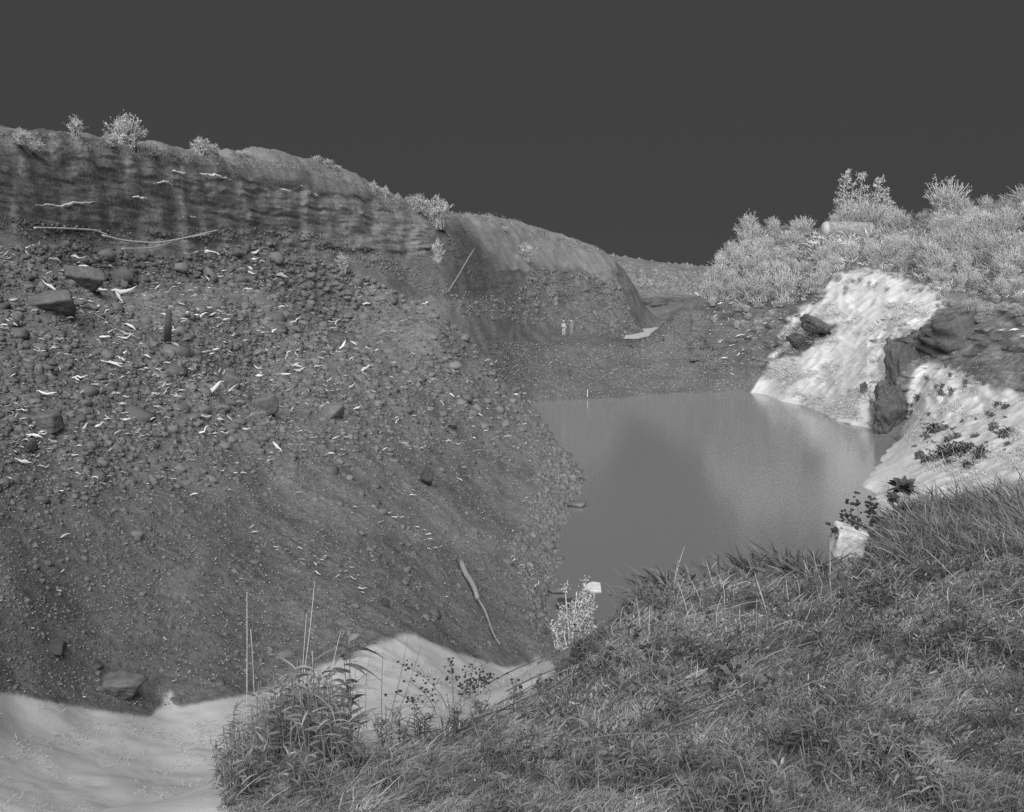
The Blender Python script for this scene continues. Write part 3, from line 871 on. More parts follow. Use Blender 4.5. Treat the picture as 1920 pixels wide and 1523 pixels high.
# ------------------------------------------------------------------ grass and brush
def patchy(a, b):
    return np.clip((vnoise(a / 38, b / 16, seed=93) + 0.6 * vnoise(a / 13, b / 7, seed=94)) * 1.6 - 0.1, 0, 1)
def tufts(name, poly, n, lpx, wpx, m, label, dens=None, lean=0.35, tone=(0.6, 1.4), dmin=0, dmax=999, mats=None, cat='grass', sub=4, lmin=0, slant=(0, 0), zmin=0.05, clump=0.0):
    pts = scatter(poly, n, dens)
    hp, ok = hit(pts[:, 0], pts[:, 1], dmin)
    ok &= (hp[:, 1] < dmax) & (hp[:, 2] > zmin)
    hp = np.repeat(hp[ok], sub, axis=0)
    n = len(hp)
    D = hp[:, 1]
    hp = hp + RNG.normal(0, 1, (n, 3)) * (4 * D / F)[:, None] * [1, 1, 0.0]
    L = np.clip(RNG.lognormal(0, 0.35, n), 0.35, 1.75) * lpx * D / F
    d = np.stack([RNG.normal(slant[0], lean, n), RNG.normal(slant[1], lean, n), np.ones(n)], 1)
    bend = np.stack([RNG.normal(slant[0], 0.35, n), RNG.normal(0, 0.35, n), RNG.uniform(-0.45, 0.05, n)], 1)
    # broad side roughly across the view of the open pond
    side = np.stack([np.ones(n), RNG.normal(0, 0.6, n), RNG.normal(0, 0.2, n)], 1)
    side = side - (side * d).sum(1)[:, None] * d / (d * d).sum(1)[:, None]
    side /= np.linalg.norm(side, axis=1)[:, None]
    mb = MB()
    tv = RNG.uniform(tone[0], tone[1], n) * np.clip(1 + 0.75 * fbm(hp[:, 0] * clump, hp[:, 1] * clump, octs=3, seed=81), 0.35, 2.2)
    mb.blades(hp, d, L, RNG.uniform(0.6, 1.4, n) * wpx * D / F, bend, tv, side=side, segs=2 if lpx < 30 else 3)
    o = mb.build(name, M[m])
    return tag(o, label, cat, kind='stuff')
# camera's bank
FORE = [(405, 1560), (430, 1450), (560, 1410), (690, 1430), (800, 1385), (900, 1345), (1000, 1300), (1080, 1240), (1160, 1160), (1250, 1105), (1400, 1065), (1550, 1075), (1600, 1010), (1700, 960), (1960, 930), (1960, 1560)]
tufts('grass', FORE, 34000, 11, 1.25, 'grass', 'long dry grass covering the bank in front', sub=5, lean=1.0, tone=(0.35, 1.6), dmax=17, clump=1.6)
tufts('grass', FORE, 6000, 34, 2.2, 'darkleaf', 'dark matted stalks lying through the bank grass', sub=3, lean=1.2, tone=(0.6, 1.7), dmax=17, slant=(0.5, 0), clump=2.2)
def streaks(a, b):
    q = (a - 2.1 * b) / 34; p_ = (a * 2.1 + b) / 420
    return np.clip((vnoise(q, p_, seed=91) - 0.28) * 2.5, 0, 1) * (b > 1150)
tufts('grass', FORE, 8000, 17, 1.5, 'palegrass', 'pale flattened grass in slanting streaks across the bank', dens=streaks, sub=5, lean=1.3, tone=(0.35, 0.95), dmax=17, slant=(0.5, 0))
tufts('grass', FORE, 3500, 9, 3, 'leaf', 'pale low leaves growing between the bank grass', sub=3, lean=0.9, tone=(0.5, 1.1), dmax=17)
# pale slope: short streaky grass
SLOPE = [(1400, 738), (1445, 690), (1480, 600), (1540, 560), (1580, 500), (1700, 515), (1775, 560), (1700, 640), (1660, 660), (1670, 740), (1640, 800), (1500, 765)]
tufts('grass', SLOPE, 5000, 5, 0.8, 'palegrass', 'short pale grass on the slope right of the pond', dens=patchy, sub=3, lean=0.9, tone=(0.7, 1.25), slant=(-0.4, -0.2), dmin=60)
tufts('grass', [(1640, 900), (1700, 830), (1760, 690), (1960, 740), (1960, 930), (1640, 930)], 2600, 7, 1.0, 'palegrass', 'pale grass on the near right bank below the crag', dens=patchy, sub=3, lean=0.9, tone=(0.6, 1.2), dmin=38)
# grass over the bank's painted shadow at the foot of the scree
tufts('grass', [(-60, 1310), (280, 1350), (430, 1320), (700, 1215), (1000, 1260), (940, 1300), (700, 1400), (420, 1560), (-60, 1560)], 2600, 7, 0.9, 'palegrass', 'thin pale grass on the painted pale shadow at the foot of the scree', dens=patchy, sub=2, lean=1.0, tone=(0.65, 1.2), dmin=5)

# shrubs and trees ---------------------------------------------------------
def shrub_proto(name, h, wd, nstem, leaves, leafm, seed, lsize=0.12, twig=0.012, upright=0.5, droop=0.0, trunk=0.03):
    """stems that fork, with leaves along the twigs: thing > trunk, crown"""
    r = np.random.default_rng(seed)
    root = empty(name, (0, 0, 0))
    st = MB(); tips = []
    for i in range(nstem):
        a = r.uniform(0, 6.28); out_ = r.uniform(0.1, 1) * wd * 0.5
        hh = h * r.uniform(0.6, 1.0) * (1 - 0.35 * (out_ / (wd * 0.5)) ** 2)
        p0 = np.array([0.12 * wd * r.normal(), 0.12 * wd * r.normal(), -0.15])
        p3 = np.array([math.cos(a) * out_, math.sin(a) * out_, hh])
        mid = p0 * 0.5 + p3 * 0.5 + np.array([-math.cos(a), -math.sin(a), 0]) * out_ * 0.25 * upright + r.normal(0, 0.03 * h, 3)
        t = np.linspace(0, 1, 6)[:, None]
        c = (1 - t) ** 2 * p0 + 2 * t * (1 - t) * mid + t * t * p3
        st.tube(c, np.linspace(trunk, twig, 6), 4)
        for k in range(6):
            tt = r.uniform(0.08, 1.0); q = (1 - tt) ** 2 * p0 + 2 * tt * (1 - tt) * mid + tt * tt * p3
            d = np.array([r.normal(), r.normal(), r.uniform(0.1, 1.2)]); d /= np.linalg.norm(d)
            L = h * r.uniform(0.12, 0.28)
            e = q + d * L
            st.tube(np.array([q, q + d * L * 0.5 + [0, 0, 0.02 * L], e]), [twig, twig * 0.8, twig * 0.5], 3, cap=False)
            tips.append((q, e))
    st.build('trunk', M['palestem'], root)
    lf = MB()
    q = np.array([a for a, b in tips]); e = np.array([b for a, b in tips])
    idx = r.integers(0, len(tips), leaves)
    t = r.uniform(0.1, 1.08, leaves)[:, None]
    base = q[idx] * (1 - t) + e[idx] * t + r.normal(0, 0.02 * h, (leaves, 3))
    d = r.normal(0, 1, (leaves, 3)); d[:, 2] = np.abs(d[:, 2]) * (1 - 2 * droop) + 0.2
    lf.blades(base, d, r.uniform(0.6, 1.4, leaves) * lsize, r.uniform(0.3, 0.5, leaves) * lsize, r.normal(0, 0.2, (leaves, 3)), r.uniform(0.5, 1.15, leaves) * np.clip(0.85 + 0.9 * vnoise(base[:, 0] * 7, base[:, 1] * 7, base[:, 2] * 7, seed=seed), 0.25, 1.35), segs=2)
    lf.build('crown', M[leafm], root)
    return root
def place(root, px, D, spx, hpx, label, cat='shrub', group=None, base=None, rz=None, first=False, dz=-0.05):
    """spx: wanted height in photo pixels divided by prototype height"""
    p = at(px, D, dz)
    s = hpx * D / F
    sc_ = (s * spx, s * spx, s)
    rz = RNG.uniform(0, 6.28) if rz is None else rz
    if first:
        root.location = p; root.rotation_euler = (0, 0, rz); root.scale = sc_
        o = root
    else:
        o = dup(root, p, rz, sc_)
    tag(o, label, cat, group)
    if not group and 'group' in o: del o['group']
    return o
bushA = shrub_proto('bush', 1, 1.25, 70, 8000, 'leaf', 1, lsize=0.042, twig=0.004, trunk=0.011)
bushB = shrub_proto('bush', 1, 1.8, 60, 6000, 'leaf', 2, lsize=0.05, twig=0.005, trunk=0.011)
bushC = shrub_proto('bush', 1, 0.8, 40, 3600, 'leaf', 3, lsize=0.045, twig=0.005, upright=1.0, trunk=0.012)
place(bushA, 240, 55.5, 1.0, 62, 'largest pale bush on the left skyline, rounded and taller than its neighbours', 'bush', first=True)
place(bushB, 40, 43.2, 1.0, 26, 'low ragged pale bush at the left end of the skyline', 'bush', first=True)
place(bushC, 142, 49.5, 1.0, 42, 'narrow upright pale bush between the low bush and the largest one on the left skyline', 'bush', first=True)
place(bushB, 285, 57.5, 1.3, 24, 'low spreading pale bush at the right foot of the largest skyline bush', 'bush')
place(bushB, 205, 52.5, 1.2, 24, 'low spreading pale bush at the left foot of the largest skyline bush', 'bush')
place(bushB, 66, 44.5, 1.2, 20, 'tiny pale bush just right of the ragged one at the left end of the skyline', 'bush')
place(bushA, 376, 65.5, 1.0, 34, 'small pale bush alone on the left skyline right of the largest one', 'bush')
place(bushB, 398, 66.8, 1.1, 17, 'low bush touching the lone small bush on the left skyline', 'bush')
for px, hh, wd in [(446, 11, 1.2), (460, 12, 1.1)]:
    place(bushB, px, 72 + (px - 446) * .08, wd, hh, 'faint low scrub on the skyline crest left of the smooth hump', 'bush', 'scrub on the left crest')
for px, hh in [(596, 12), (612, 15), (630, 11)]:
    place(bushB, px, 84.5 + (px - 596) * 0.06, 1.3, hh, 'small dull scrub bush on the descending left skyline', 'bush', 'scrub on the descending skyline')
for px, D, hh in [(700, 90, 20), (722, 91, 22), (745, 92, 15)]:
    place(bushC, px, D, 1.1, hh, 'small spiky pale bush on the descending skyline left of the broad bush', 'bush', 'spiky bushes on the descending skyline')
place(bushA, 818, 95.5, 0.95, 54, 'broad pale bush where the left skyline meets the second hill', 'bush')
place(bushB, 782, 94, 1.0, 30, 'lower pale bush at the left side of the broad one on the skyline', 'bush')
place(bushA, 985, 124.5, 1.0, 34, 'round pale bush alone on the slope of the second hill', 'bush')
place(bushA, 640, 79, 0.8, 36, 'pale bush growing at the foot of the quarry face', 'bush')
place(bushC, 820, 90.5, 0.8, 42, 'thin pale bush on the rock edge left of the dark hollow', 'bush')
place(bushC, 698, 81, 0.9, 22, 'small crooked pale bush in the middle of the hillside', 'bush')
place(bushB, 945, 124, 1.6, 9, 'tiny scrub on the skyline of the second hill', 'bush')

# brush on the right hill
brushP = [shrub_proto('shrub', 1, 1.0 + 0.2 * i, 70, 2600, 'leaf' if i < 2 else 'greyleaf', 20 + i, lsize=0.032, twig=0.005, upright=1.0, trunk=0.01) for i in range(4)]
BR = [(1310, 560), (1320, 520), (1360, 480), (1400, 455), (1450, 436), (1530, 436), (1640, 440), (1700, 428), (1760, 414), (1830, 402), (1960, 392), (1960, 560), (1850, 560), (1760, 545), (1700, 515), (1600, 495), (1560, 520), (1520, 560), (1470, 580), (1400, 570)]
bp_ = scatter(BR, 330)
hp, ok = hit(bp_[:, 0], bp_[:, 1], 60)
firsts = [True] * 4; cnt = 0
order = np.arange(len(hp))
for k in order:
    if not ok[k] or hp[k][1] > 128 or cnt >= 214 or (1515 < bp_[k, 0] < 1665 and bp_[k, 1] < 476): continue
    i = int(vnoise(np.array(bp_[k, 0] / 70), np.array(bp_[k, 1] / 35), seed=5) > 0.0) * 2 + RNG.integers(2)
    o = place(brushP[i], bp_[k, 0], hp[k][1], RNG.uniform(0.7, 1.2), RNG.lognormal(3.45, 0.33), 'pale twiggy shrub in the thicket covering the top of the right bank', 'shrub', 'shrubs on the right bank', first=firsts[i])
    firsts[i] = False; cnt += 1
sc_ = scatter([(1315, 575), (1340, 560), (1480, 560), (1460, 620), (1400, 650), (1340, 620)], 18)
hp, ok = hit(sc_[:, 0], sc_[:, 1], 60)
for k in range(18):
    if ok[k] and hp[k][1] < 125:
        place(brushP[RNG.integers(4)], sc_[k, 0], hp[k][1], RNG.uniform(0.9, 1.6), RNG.lognormal(2.3, 0.3), 'small pale shrub clinging to the dark cliff between the dam and the pale slope', 'shrub', 'shrubs on the dark cliff by the dam')
lo_ = scatter([(1480, 580), (1560, 520), (1640, 500), (1700, 515), (1790, 550), (1960, 560), (1960, 600), (1780, 600), (1700, 560), (1600, 545), (1530, 590)], 44)
hp, ok = hit(lo_[:, 0], lo_[:, 1], 60)
for k in range(44):
    if ok[k] and hp[k][1] < 125:
        place(brushP[RNG.integers(4)], lo_[k, 0], hp[k][1], RNG.uniform(0.8, 1.5), RNG.lognormal(2.55, 0.35), 'small twiggy shrub thinning out onto the top of the pale slope', 'shrub', 'small shrubs at the top of the pale slope')
# taller crest shrubs, right corner
for px, D, hh in [(1735, 108, 30), (1775, 106, 36), (1812, 104, 38), (1850, 103, 38), (1890, 101, 38), (1420, 121, 30), (1450, 120, 28)]:
    place(brushP[RNG.integers(4)], px, D, 0.9, hh, 'tall pale shrub breaking the skyline of the right bank', 'shrub', 'skyline shrubs on the right bank')
tufts('undergrowth', BR, 5000, 9, 1.0, 'leaf', 'pale undergrowth filling the thicket of the right bank', sub=4, lean=0.9, tone=(0.3, 1.05), dmin=60, dmax=130, cat='undergrowth', clump=0.5)
tufts('grass', BR, 3000, 7, 0.8, 'palegrass', 'pale rank grass between the shrubs of the right bank', sub=3, lean=0.5, tone=(0.3, 1.1), dmin=60, dmax=130)

CREST = [(-60, 245), (150, 262), (300, 282), (450, 300), (560, 306), (660, 338), (780, 390), (860, 396), (950, 410), (1060, 450), (1130, 470), (1130, 478), (1060, 462), (950, 424), (860, 410), (780, 404), (660, 352), (560, 322), (450, 318), (300, 304), (150, 284), (-60, 268)]
tufts('grass', CREST, 2600, 4.5, 0.7, 'grass', 'short thin grass along the crest of the quarry hillside', sub=3, lean=0.7, tone=(0.8, 2.2), dmin=20, dmax=165)
# thin trees behind the tank
def thin_tree(name, seed, h, wd):
    r = np.random.default_rng(seed)
    root = empty(name, (0, 0, 0))
    st, lf, br = MB(), MB(), MB()
    t = np.linspace(0, 1, 9)
    tr = np.stack([0.03 * np.sin(t * 5 + seed), 0.02 * np.cos(t * 4), t], 1) * h
    st.tube(tr, np.linspace(0.014, 0.003, 9) * h, 6)
    B = []
    for k in range(44):
        tt = r.uniform(0.15, 0.98); q = np.array([np.interp(tt, t, tr[:, j]) for j in range(3)])
        a = r.uniform(0, 6.28); L = wd * h * (1.05 - tt) * r.uniform(0.5, 1) + 0.05 * h
        e = q + np.array([math.cos(a) * L, math.sin(a) * L, L * r.uniform(0.2, 0.9)])
        br.tube(np.array([q, (q + e) / 2 + [0, 0, -0.06 * L], e]), [0.004 * h, 0.003 * h, 0.0015 * h], 3, cap=False)
        B.append((q, e))
    st.build('trunk', M['palestem'], root)
    br.build('branches', M['palestem'], root)
    q = np.array([a for a, b in B]); e = np.array([b for a, b in B]); n = 1000
    i = r.integers(0, len(B), n); s_ = r.uniform(0.2, 1.1, n)[:, None]
    lf.blades(q[i] * (1 - s_) + e[i] * s_ + r.normal(0, 0.015 * h, (n, 3)), r.normal(0, 1, (n, 3)), r.uniform(0.02, 0.045, n) * h, 0.012 * h, r.normal(0, 0.2, (n, 3)), r.uniform(0.5, 1.1, n), segs=2)
    lf.build('crown', M['leaf'], root)
    return root
for px, D, hh, wd, lb in [(1585, 118, 112, 0.24, 'tallest thin-trunked tree behind the tank on the right skyline'),
                          (1612, 119, 108, 0.26, 'middle thin tree behind the tank, second from the left'),
                          (1648, 118.5, 98, 0.26, 'thin tree with visible trunk behind the right end of the tank'),
                          (1628, 120, 70, 0.34, 'shorter bushy tree between the thin trees behind the tank'),
                          (1672, 119, 55, 0.42, 'low spreading tree right of the tank on the skyline'),
                          (1598, 118.4, 88, 0.3, 'slim tree between the tallest and the middle tree behind the tank'),
                          (1660, 120, 78, 0.34, 'slim tree just right of the thin tree with the visible trunk'),
                          (1570, 119.5, 58, 0.4, 'small bushy tree above the pale end of the tank')]:
    p = Vector(P(px, 432, D)) ; h = hh * D / F
    o = thin_tree('tree', int(px), h, wd); o.location = p
    tag(o, lb, 'tree')
for px, hh in [(1590, 58), (1618, 62), (1640, 56), (1655, 52), (1682, 40), (1565, 30), (1605, 40)]:
    place(brushP[RNG.integers(4)], px, 117.2, 0.9, hh, 'bushy undergrowth shrub around the trunks behind the tank', 'shrub', 'undergrowth around the thin trees')

# tank
def tank():
    root = empty('storage_tank', at(1590, 115.5, 0))
    D = 115.5
    r = 16 * D / F; Lh = 50 * D / F
    zc = H - (431 - HY) * D / F - root.location[2]
    mb = MB(); n = 20; cap = []
    xs = [-Lh, -Lh + 0.05]
    prof = [(-Lh, 0.0), (-Lh + 0.02, 0.35), (-Lh + 0.12, 0.68), (-Lh + 0.33, 0.9), (-Lh + 0.6, 1.0)]
    mb.tube([(x, 0, zc) for x, _ in prof], [max(k, 0.001) * r for _, k in prof], n, cap=False)
    mb.build('end_cap', M['metalshade'], root, smooth=True)
    mb = MB()
    mb.tube([(-Lh + 0.6, 0, zc), (0, 0, zc), (Lh - 0.5, 0, zc - 0.1), (Lh - 0.2, 0, zc - 0.1), (Lh, 0, zc - 0.12)], [r, r, r * 0.98, r * 0.8, 0.01], n, cap=False)
    mb.build('shell', M['metal'], root, smooth=True)
    mb = MB()
    for x in (-Lh * 0.5, Lh * 0.5):
        mb.tube([(x - 0.15, 0, zc - r * 0.75), (x + 0.15, 0, zc - r * 0.75)], [r * 0.75, r * 0.75], 8)
    mb.build('saddle', M['stem'], root)
    tag(root, 'long low grey tank with a rounded pale end on top of the right bank', 'tank')
tank()

# mound and sheds far in the valley
def mound(px, py, w, h, D, label):
    c = np.array(at(px, D)); s = w / 2 * D / F; hz = h * D / F
    me = rock_mesh('spoil_heap', int(px), (s, s * 0.6, hz), nplanes=20, rough=0.12)
    o = link('spoil_heap', me, M['crag'], smooth=True); o.location = c + np.array([0, 0, hz * 0.15])
    tag(o, label, 'spoil heap')
mound(1222, 572, 80, 17, 178, 'dark low heap of spoil in the valley behind the bright pool')
mound(1262, 566, 44, 12, 190, 'smaller dark heap right of the larger one in the valley')

# ------------------------------------------------------------------ poles, planks, cables
def pole(name, a, b, r0, r1, m, label, cat, mid=None, sides=7):
    a, b = np.array(a, float), np.array(b, float)
    t = np.linspace(0, 1, 9)[:, None]
    c = a * (1 - t) + b * t
    c += 0.012 * np.linalg.norm(b - a) * np.sin(t * 6)
    mb = MB(); mb.tube(c - a, np.linspace(r0, r1, 9), sides)
    o = mb.build(name, M[m], smooth=True); o.location = a
    return tag(o, label, cat)
def surf(px, py, lift=0.1, dmin=0):
    p, _ = hit(px, py, dmin); return p[0] + [0, -lift, lift]
pa, pb, pc = surf(866, 1064, 0.25), surf(896, 1132, 0.2), surf(938, 1215, 0.15)
pole('pole', pb, pa, 0.075, 0.10, 'wood', 'weathered grey pole lying down the lower scree towards the pond', 'pole')
pole('rope', pb, pc, 0.04, 0.02, 'wood', 'thin stick trailing from the lower end of the weathered pole', 'stick')
e0 = surf(840, 552, 0.2, 60); e1 = e0 + np.array([48 * e0[1] / F, 4.0, 82 * e0[1] / F + 0.15])
pole('pole', e0, e1, 0.05, 0.035, 'wood', 'long pale pole leaning against the dark hollow of the second hill', 'pole')
pl = surf(318, 650, 0.2)
def plank():
    D = pl[1]; s = D / F
    mb = MB()
    x, y, z = 6.5 * s, 0.06, 62 * s
    V = [(-x, -y, 0), (x, -y, 0), (x, y, 0), (-x, y, 0), (-x * .8, -y, z), (x * .7, -y, z * .96), (x * .7, y, z * .96), (-x * .8, y, z)]
    mb.add(V, [(0, 1, 5, 4), (1, 2, 6, 5), (2, 3, 7, 6), (3, 0, 4, 7), (4, 5, 6, 7), (3, 2, 1, 0)])
    o = mb.build('plank', M['darkwood']); o.location = pl; o.rotation_euler = (0.1, 0.05, 0.2)
    tag(o, 'dark upright plank standing in the blocky scree', 'plank')
plank()
def cable(pts, r, label, m='palewood'):
    W = np.array([surf(x, y, 0.5) for x, y in pts])
    t = np.linspace(0, len(W) - 1, 30)
    c = np.stack([np.interp(t, range(len(W)), W[:, j]) for j in range(3)], 1)
    for _ in range(3): c[1:-1] = (c[:-2] + c[1:-1] + c[2:]) / 3
    mb = MB(); mb.tube(c, r, 5)
    tag(mb.build('cable', M[m], smooth=True), label, 'cable')
cable([(75, 452), (120, 451), (185, 454), (210, 462)], 0.045, 'short pale cable along the foot of the quarry face at far left')
cable([(200, 463), (240, 472), (300, 475), (350, 464), (415, 448)], 0.045, 'sagging pale cable in the middle of the quarry face foot')
cable([(236, 486), (290, 484), (350, 466), (400, 455)], 0.035, 'thinner frayed cable just under the sagging one')
# pale beds in the quarry face are slabs of light stone sticking out of it
def ledge(pts, th, label):
    W = np.array([surf(x, y, 0.25, 30) for x, y in pts])
    t = np.linspace(0, len(W) - 1, 16)
    c = np.stack([np.interp(t, range(len(W)), W[:, j]) for j in range(3)], 1)
    c += RNG.normal(0, 0.03, c.shape)
    mb = MB(); mb.tube(c, th * RNG.uniform(0.5, 1.4, 16) * np.sin(np.linspace(0.15, 3.0, 16)), 5)
    tag(mb.build('rock_ledge', M['gapshade_stone']), label, 'rock ledge')
ledge([(325, 330), (352, 336)], 0.07, 'short pale stone ledge high in the middle of the quarry face')
ledge([(378, 335), (405, 338), (438, 347)], 0.10, 'thick pale stone ledge high in the quarry face')
ledge([(292, 355), (310, 350), (328, 356)], 0.06, 'small arched pale ledge over the dark recess of the quarry face')
ledge([(70, 398), (110, 399), (150, 392), (185, 390)], 0.07, 'long thin pale ledge low in the left quarry face')
ledge([(248, 379), (280, 382)], 0.07, 'short bright ledge in the left centre of the quarry face')
ledge([(343, 415), (372, 418)], 0.05, 'faint short ledge near the foot of the quarry face')
ledge([(565, 356), (600, 376)], 0.06, 'slanting pale ledge right of the buttress')
ledge([(526, 362), (548, 368)], 0.05, 'tiny pale ledge on the right of the tall buttress')

st = surf(1101, 746, 0.05, 60)
pole('stake', st, st + np.array([0.05, 0, 0.75]), 0.05, 0.035, 'palewood', 'short pale stake standing at the far waterline', 'stake')

# floating board
def board():
    D = H * F / (1101 - HY)
    s = D / F; c = np.array([(1111 - CX) * s, D, 0.0])
    k = (H / D)
    pts = [(-16, 2), (-6, 8), (14, 9), (16, -6), (2, -8), (-10, -3)]
    lo = [(x * s, -y * s / k, 0.005) for x, y in pts]; hi = [(x * s, -y * s / k, 0.05) for x, y in pts]
    me = bpy.data.meshes.new('floating_board'); n = 6
    me.from_pydata(lo + hi, [], [tuple(range(n, 2 * n))[::-1], tuple(range(n))] + [(i, (i + 1) % n, n + (i + 1) % n, n + i) for i in range(n)])
    o = link('floating_board', me, M['gapshade_stone']); o.location = c
    me.attributes.new('tone', 'FLOAT', 'POINT').data.foreach_set('value', [0.9] * 12)
    tag(o, 'bright broken board floating on the pond near the left shore', 'board')
board()

# ------------------------------------------------------------------ shore shrub in the water
def shore_shrub():
    s = 44 / F
    root = empty('dead_shrub', (float((1068 - CX) * 30.5 / F), 30.5, -0.05))
    r = np.random.default_rng(5)
    mb, lf = MB(), MB(); tips = []
    for x, y in [(-10, 60), (8, 85), (25, 70), (36, 40), (-22, 35), (4, 50), (20, 100), (-6, 90), (30, 62)]:
        e = np.array([x * s, r.uniform(-0.5, 0.3), y * s * 1.0])
        c = np.array([[0, 0, 0], e * 0.4 + r.normal(0, 0.05, 3), e * 0.75 + r.normal(0, 0.06, 3), e])
        mb.tube(c, [0.035, 0.025, 0.018, 0.008], 5); tips.append(c)
        for k in range(4):
            q = c[1] + (c[3] - c[1]) * r.uniform(0.1, 1)
            d = r.normal(0, 0.14, 3)
            mb.tube([q, q + d * 0.6, q + d + [0, 0, -0.04]], [0.012, 0.009, 0.004], 4); tips.append(np.array([q, q, q + d, q + d]))
    mb.build('branches', M['palewood'], root)
    n = 2200; i = r.integers(0, len(tips), n)
    b = np.array([tips[a][2 + (k % 2)] for k, a in enumerate(i)]) + r.normal(0, 0.08, (n, 3))
    lf.blades(b, r.normal(0, 1, (n, 3)), r.uniform(0.05, 0.12, n), 0.035, r.normal(0, 0.2, (n, 3)), r.uniform(0.5, 1.0, n), segs=2)
    lf.build('crown', M['leaf'], root)
    tag(root, 'pale half-dead shrub growing out of the shallows by the knobbly rock', 'shrub')
shore_shrub()

# ------------------------------------------------------------------ plants close to the camera
def leafy_weed(seed, h, nst, leaf, leafm='darkleaf', ll=0.10, lw=0.02, spread=0.25):
    r = np.random.default_rng(seed)
    root = empty('weed', (0, 0, 0)); st, lf = MB(), MB()
    for i in range(nst):
        a = r.uniform(0, 6.28); hh = h * r.uniform(0.55, 1)
        top = np.array([math.cos(a) * spread * hh * r.uniform(0.2, 1), math.sin(a) * spread * hh * r.uniform(0.2, 1), hh])
        b0 = np.array([r.normal(0, 0.03), r.normal(0, 0.03), -0.03])
        mid = b0 * 0.5 + top * 0.5 + r.normal(0, 0.03, 3); mid[:2] *= 0.6
        t = np.linspace(0, 1, 7)[:, None]; c = (1 - t) ** 2 * b0 + 2 * t * (1 - t) * mid + t * t * top
        st.tube(c, np.linspace(0.004, 0.0015, 7), 4)
        n = leaf; tt = r.uniform(0.08, 1, n)[:, None]
        p = (1 - tt) ** 2 * b0 + 2 * tt * (1 - tt) * mid + tt * tt * top
        aa = r.uniform(0, 6.28, n); d = np.stack([np.cos(aa), np.sin(aa), r.uniform(0.2, 1.2, n)], 1)
        lf.blades(p, d, r.uniform(0.5, 1.2, n) * ll, r.uniform(0.7, 1.2, n) * lw, np.stack([np.cos(aa) * .2, np.sin(aa) * .2, -r.uniform(0.2, 0.8, n)], 1), r.uniform(0.6, 1.7, n) * (0.6 if leafm == 'grass' else 1.3), segs=4)
    st.build('stem', M['stem'], root); lf.build('foliage', M[leafm], root)
    return root
W = [leafy_weed(60 + i, 0.42, 6, 13, ll=0.075, lw=0.009) for i in range(3)]
fw = [True] * 3
for k in range(60):
    px = float(np.clip(RNG.normal(545, 75), 415, 715))
    D = RNG.uniform(3.6, 5.9) + (px - 425) / 265 * 0.5
    i = k % 3
    s = RNG.uniform(0.6, 1.2) * (1.1 - 0.5 * abs(px - 550) / 150)
    loc = at(px, D, -0.02)
    if fw[i]:
        W[i].location = loc; W[i].scale = (s,) * 3; o = W[i]; fw[i] = False
    else:
        o = dup(W[i], loc, RNG.uniform(0, 6.28), float(s))
    tag(o, 'dark narrow-leaved weed in the dense clump at the bottom left of the bank', 'weed', 'narrow-leaved weeds in the bottom left clump')
# big drooping leaves stalk at 650
big = leafy_weed(77, 0.85, 2, 30, ll=0.17, lw=0.035, spread=0.08)
big.location = at(655, 6.0, 0)
tag(big, 'tall weed with broad drooping leaves at the right side of the clump', 'weed')
# bare tall stalks rising over the scree
def bare(px0, D, px1, py1, m, label, r=0.0035, group=None):
    a = np.array(at(px0, D, -0.02)); b = P(px1, py1, D + RNG.uniform(-0.2, 0.5))
    mid = (a + b) / 2 + RNG.normal(0, 0.03, 3)
    t = np.linspace(0, 1, 8)[:, None]; c = (1 - t) ** 2 * a + 2 * t * (1 - t) * mid + t * t * b
    mb = MB(); mb.tube(c - a, np.linspace(r, r * 0.45, 8), 4)
    o = mb.build('stalk', M[m]); o.location = a
    return tag(o, label, 'stalk', group)
for px0, px1, py1 in [(545, 590, 1090), (560, 575, 1150), (462, 463, 1110), (480, 470, 1180), (585, 585, 1220), (600, 640, 1180)]:
    bare(px0, 5.6, px1, py1, 'grass' if 0 else 'palestem', 'thin bare pale stalk rising high over the scree from the weed clump', 0.0035, 'bare stalks over the weed clump')
for px0, px1, py1, px2 in [(705, 765, 1190, 0), (700, 665, 1240, 0), (695, 695, 1225, 0), (720, 790, 1210, 0), (705, 800, 1240, 0), (718, 718, 1222, 0), (760, 850, 1220, 0), (905, 930, 1265, 0), (985, 987, 1262, 0)]:
    bare(px0, 6.9, px1, py1, 'stem', 'thin dark stalk standing against the pale ground right of the weed clump', 0.0035, 'dark stalks against the pale ground')

SEEDM = []
for q in range(3):
    me = np_mesh('seed_head', ICO2[0] * RNG.uniform(0.8, 1.2, (len(ICO2[0]), 1)) * [1, 1, 0.8], ICO2[1], 3); me.materials.append(M['seed']); SEEDM.append(me)
def seed_stalk(seed, h, lean, heads, r_head=0.012, ctr=None):
    r = np.random.default_rng(seed)
    root = empty('seed_stalk', (0, 0, 0)); st, hp_ = MB(), []
    top = np.array([lean * h, r.uniform(-0.1, 0.1) * h, h])
    mid = np.array([lean * h * 0.2, 0, h * 0.65])
    t = np.linspace(0, 1, 9)[:, None]; b0 = np.array([0, 0, -0.03])
    c = (1 - t) ** 2 * b0 + 2 * t * (1 - t) * mid + t * t * top
    st.tube(c, np.linspace(0.004, 0.0015, 9), 4)
    for k in range(heads):
        tt = r.uniform(0.35, 1.0)
        p = (1 - tt) ** 2 * b0 + 2 * tt * (1 - tt) * mid + tt * tt * top
        e = p + np.array([r.normal(0, 0.03), r.normal(0, 0.03), r.uniform(0.0, 0.03)])
        st.tube([p, e], [0.0015, 0.001], 3, cap=False)
        hp_.append(e)
    st.build('stem', M['stem'], root)
    for e in hp_:
        o = bpy.data.objects.new('seed_head', SEEDM[r.integers(3)]); COL.objects.link(o); o.parent = root
        o.location = e; o.scale = (r_head * r.uniform(0.6, 1.3),) * 3
    return root
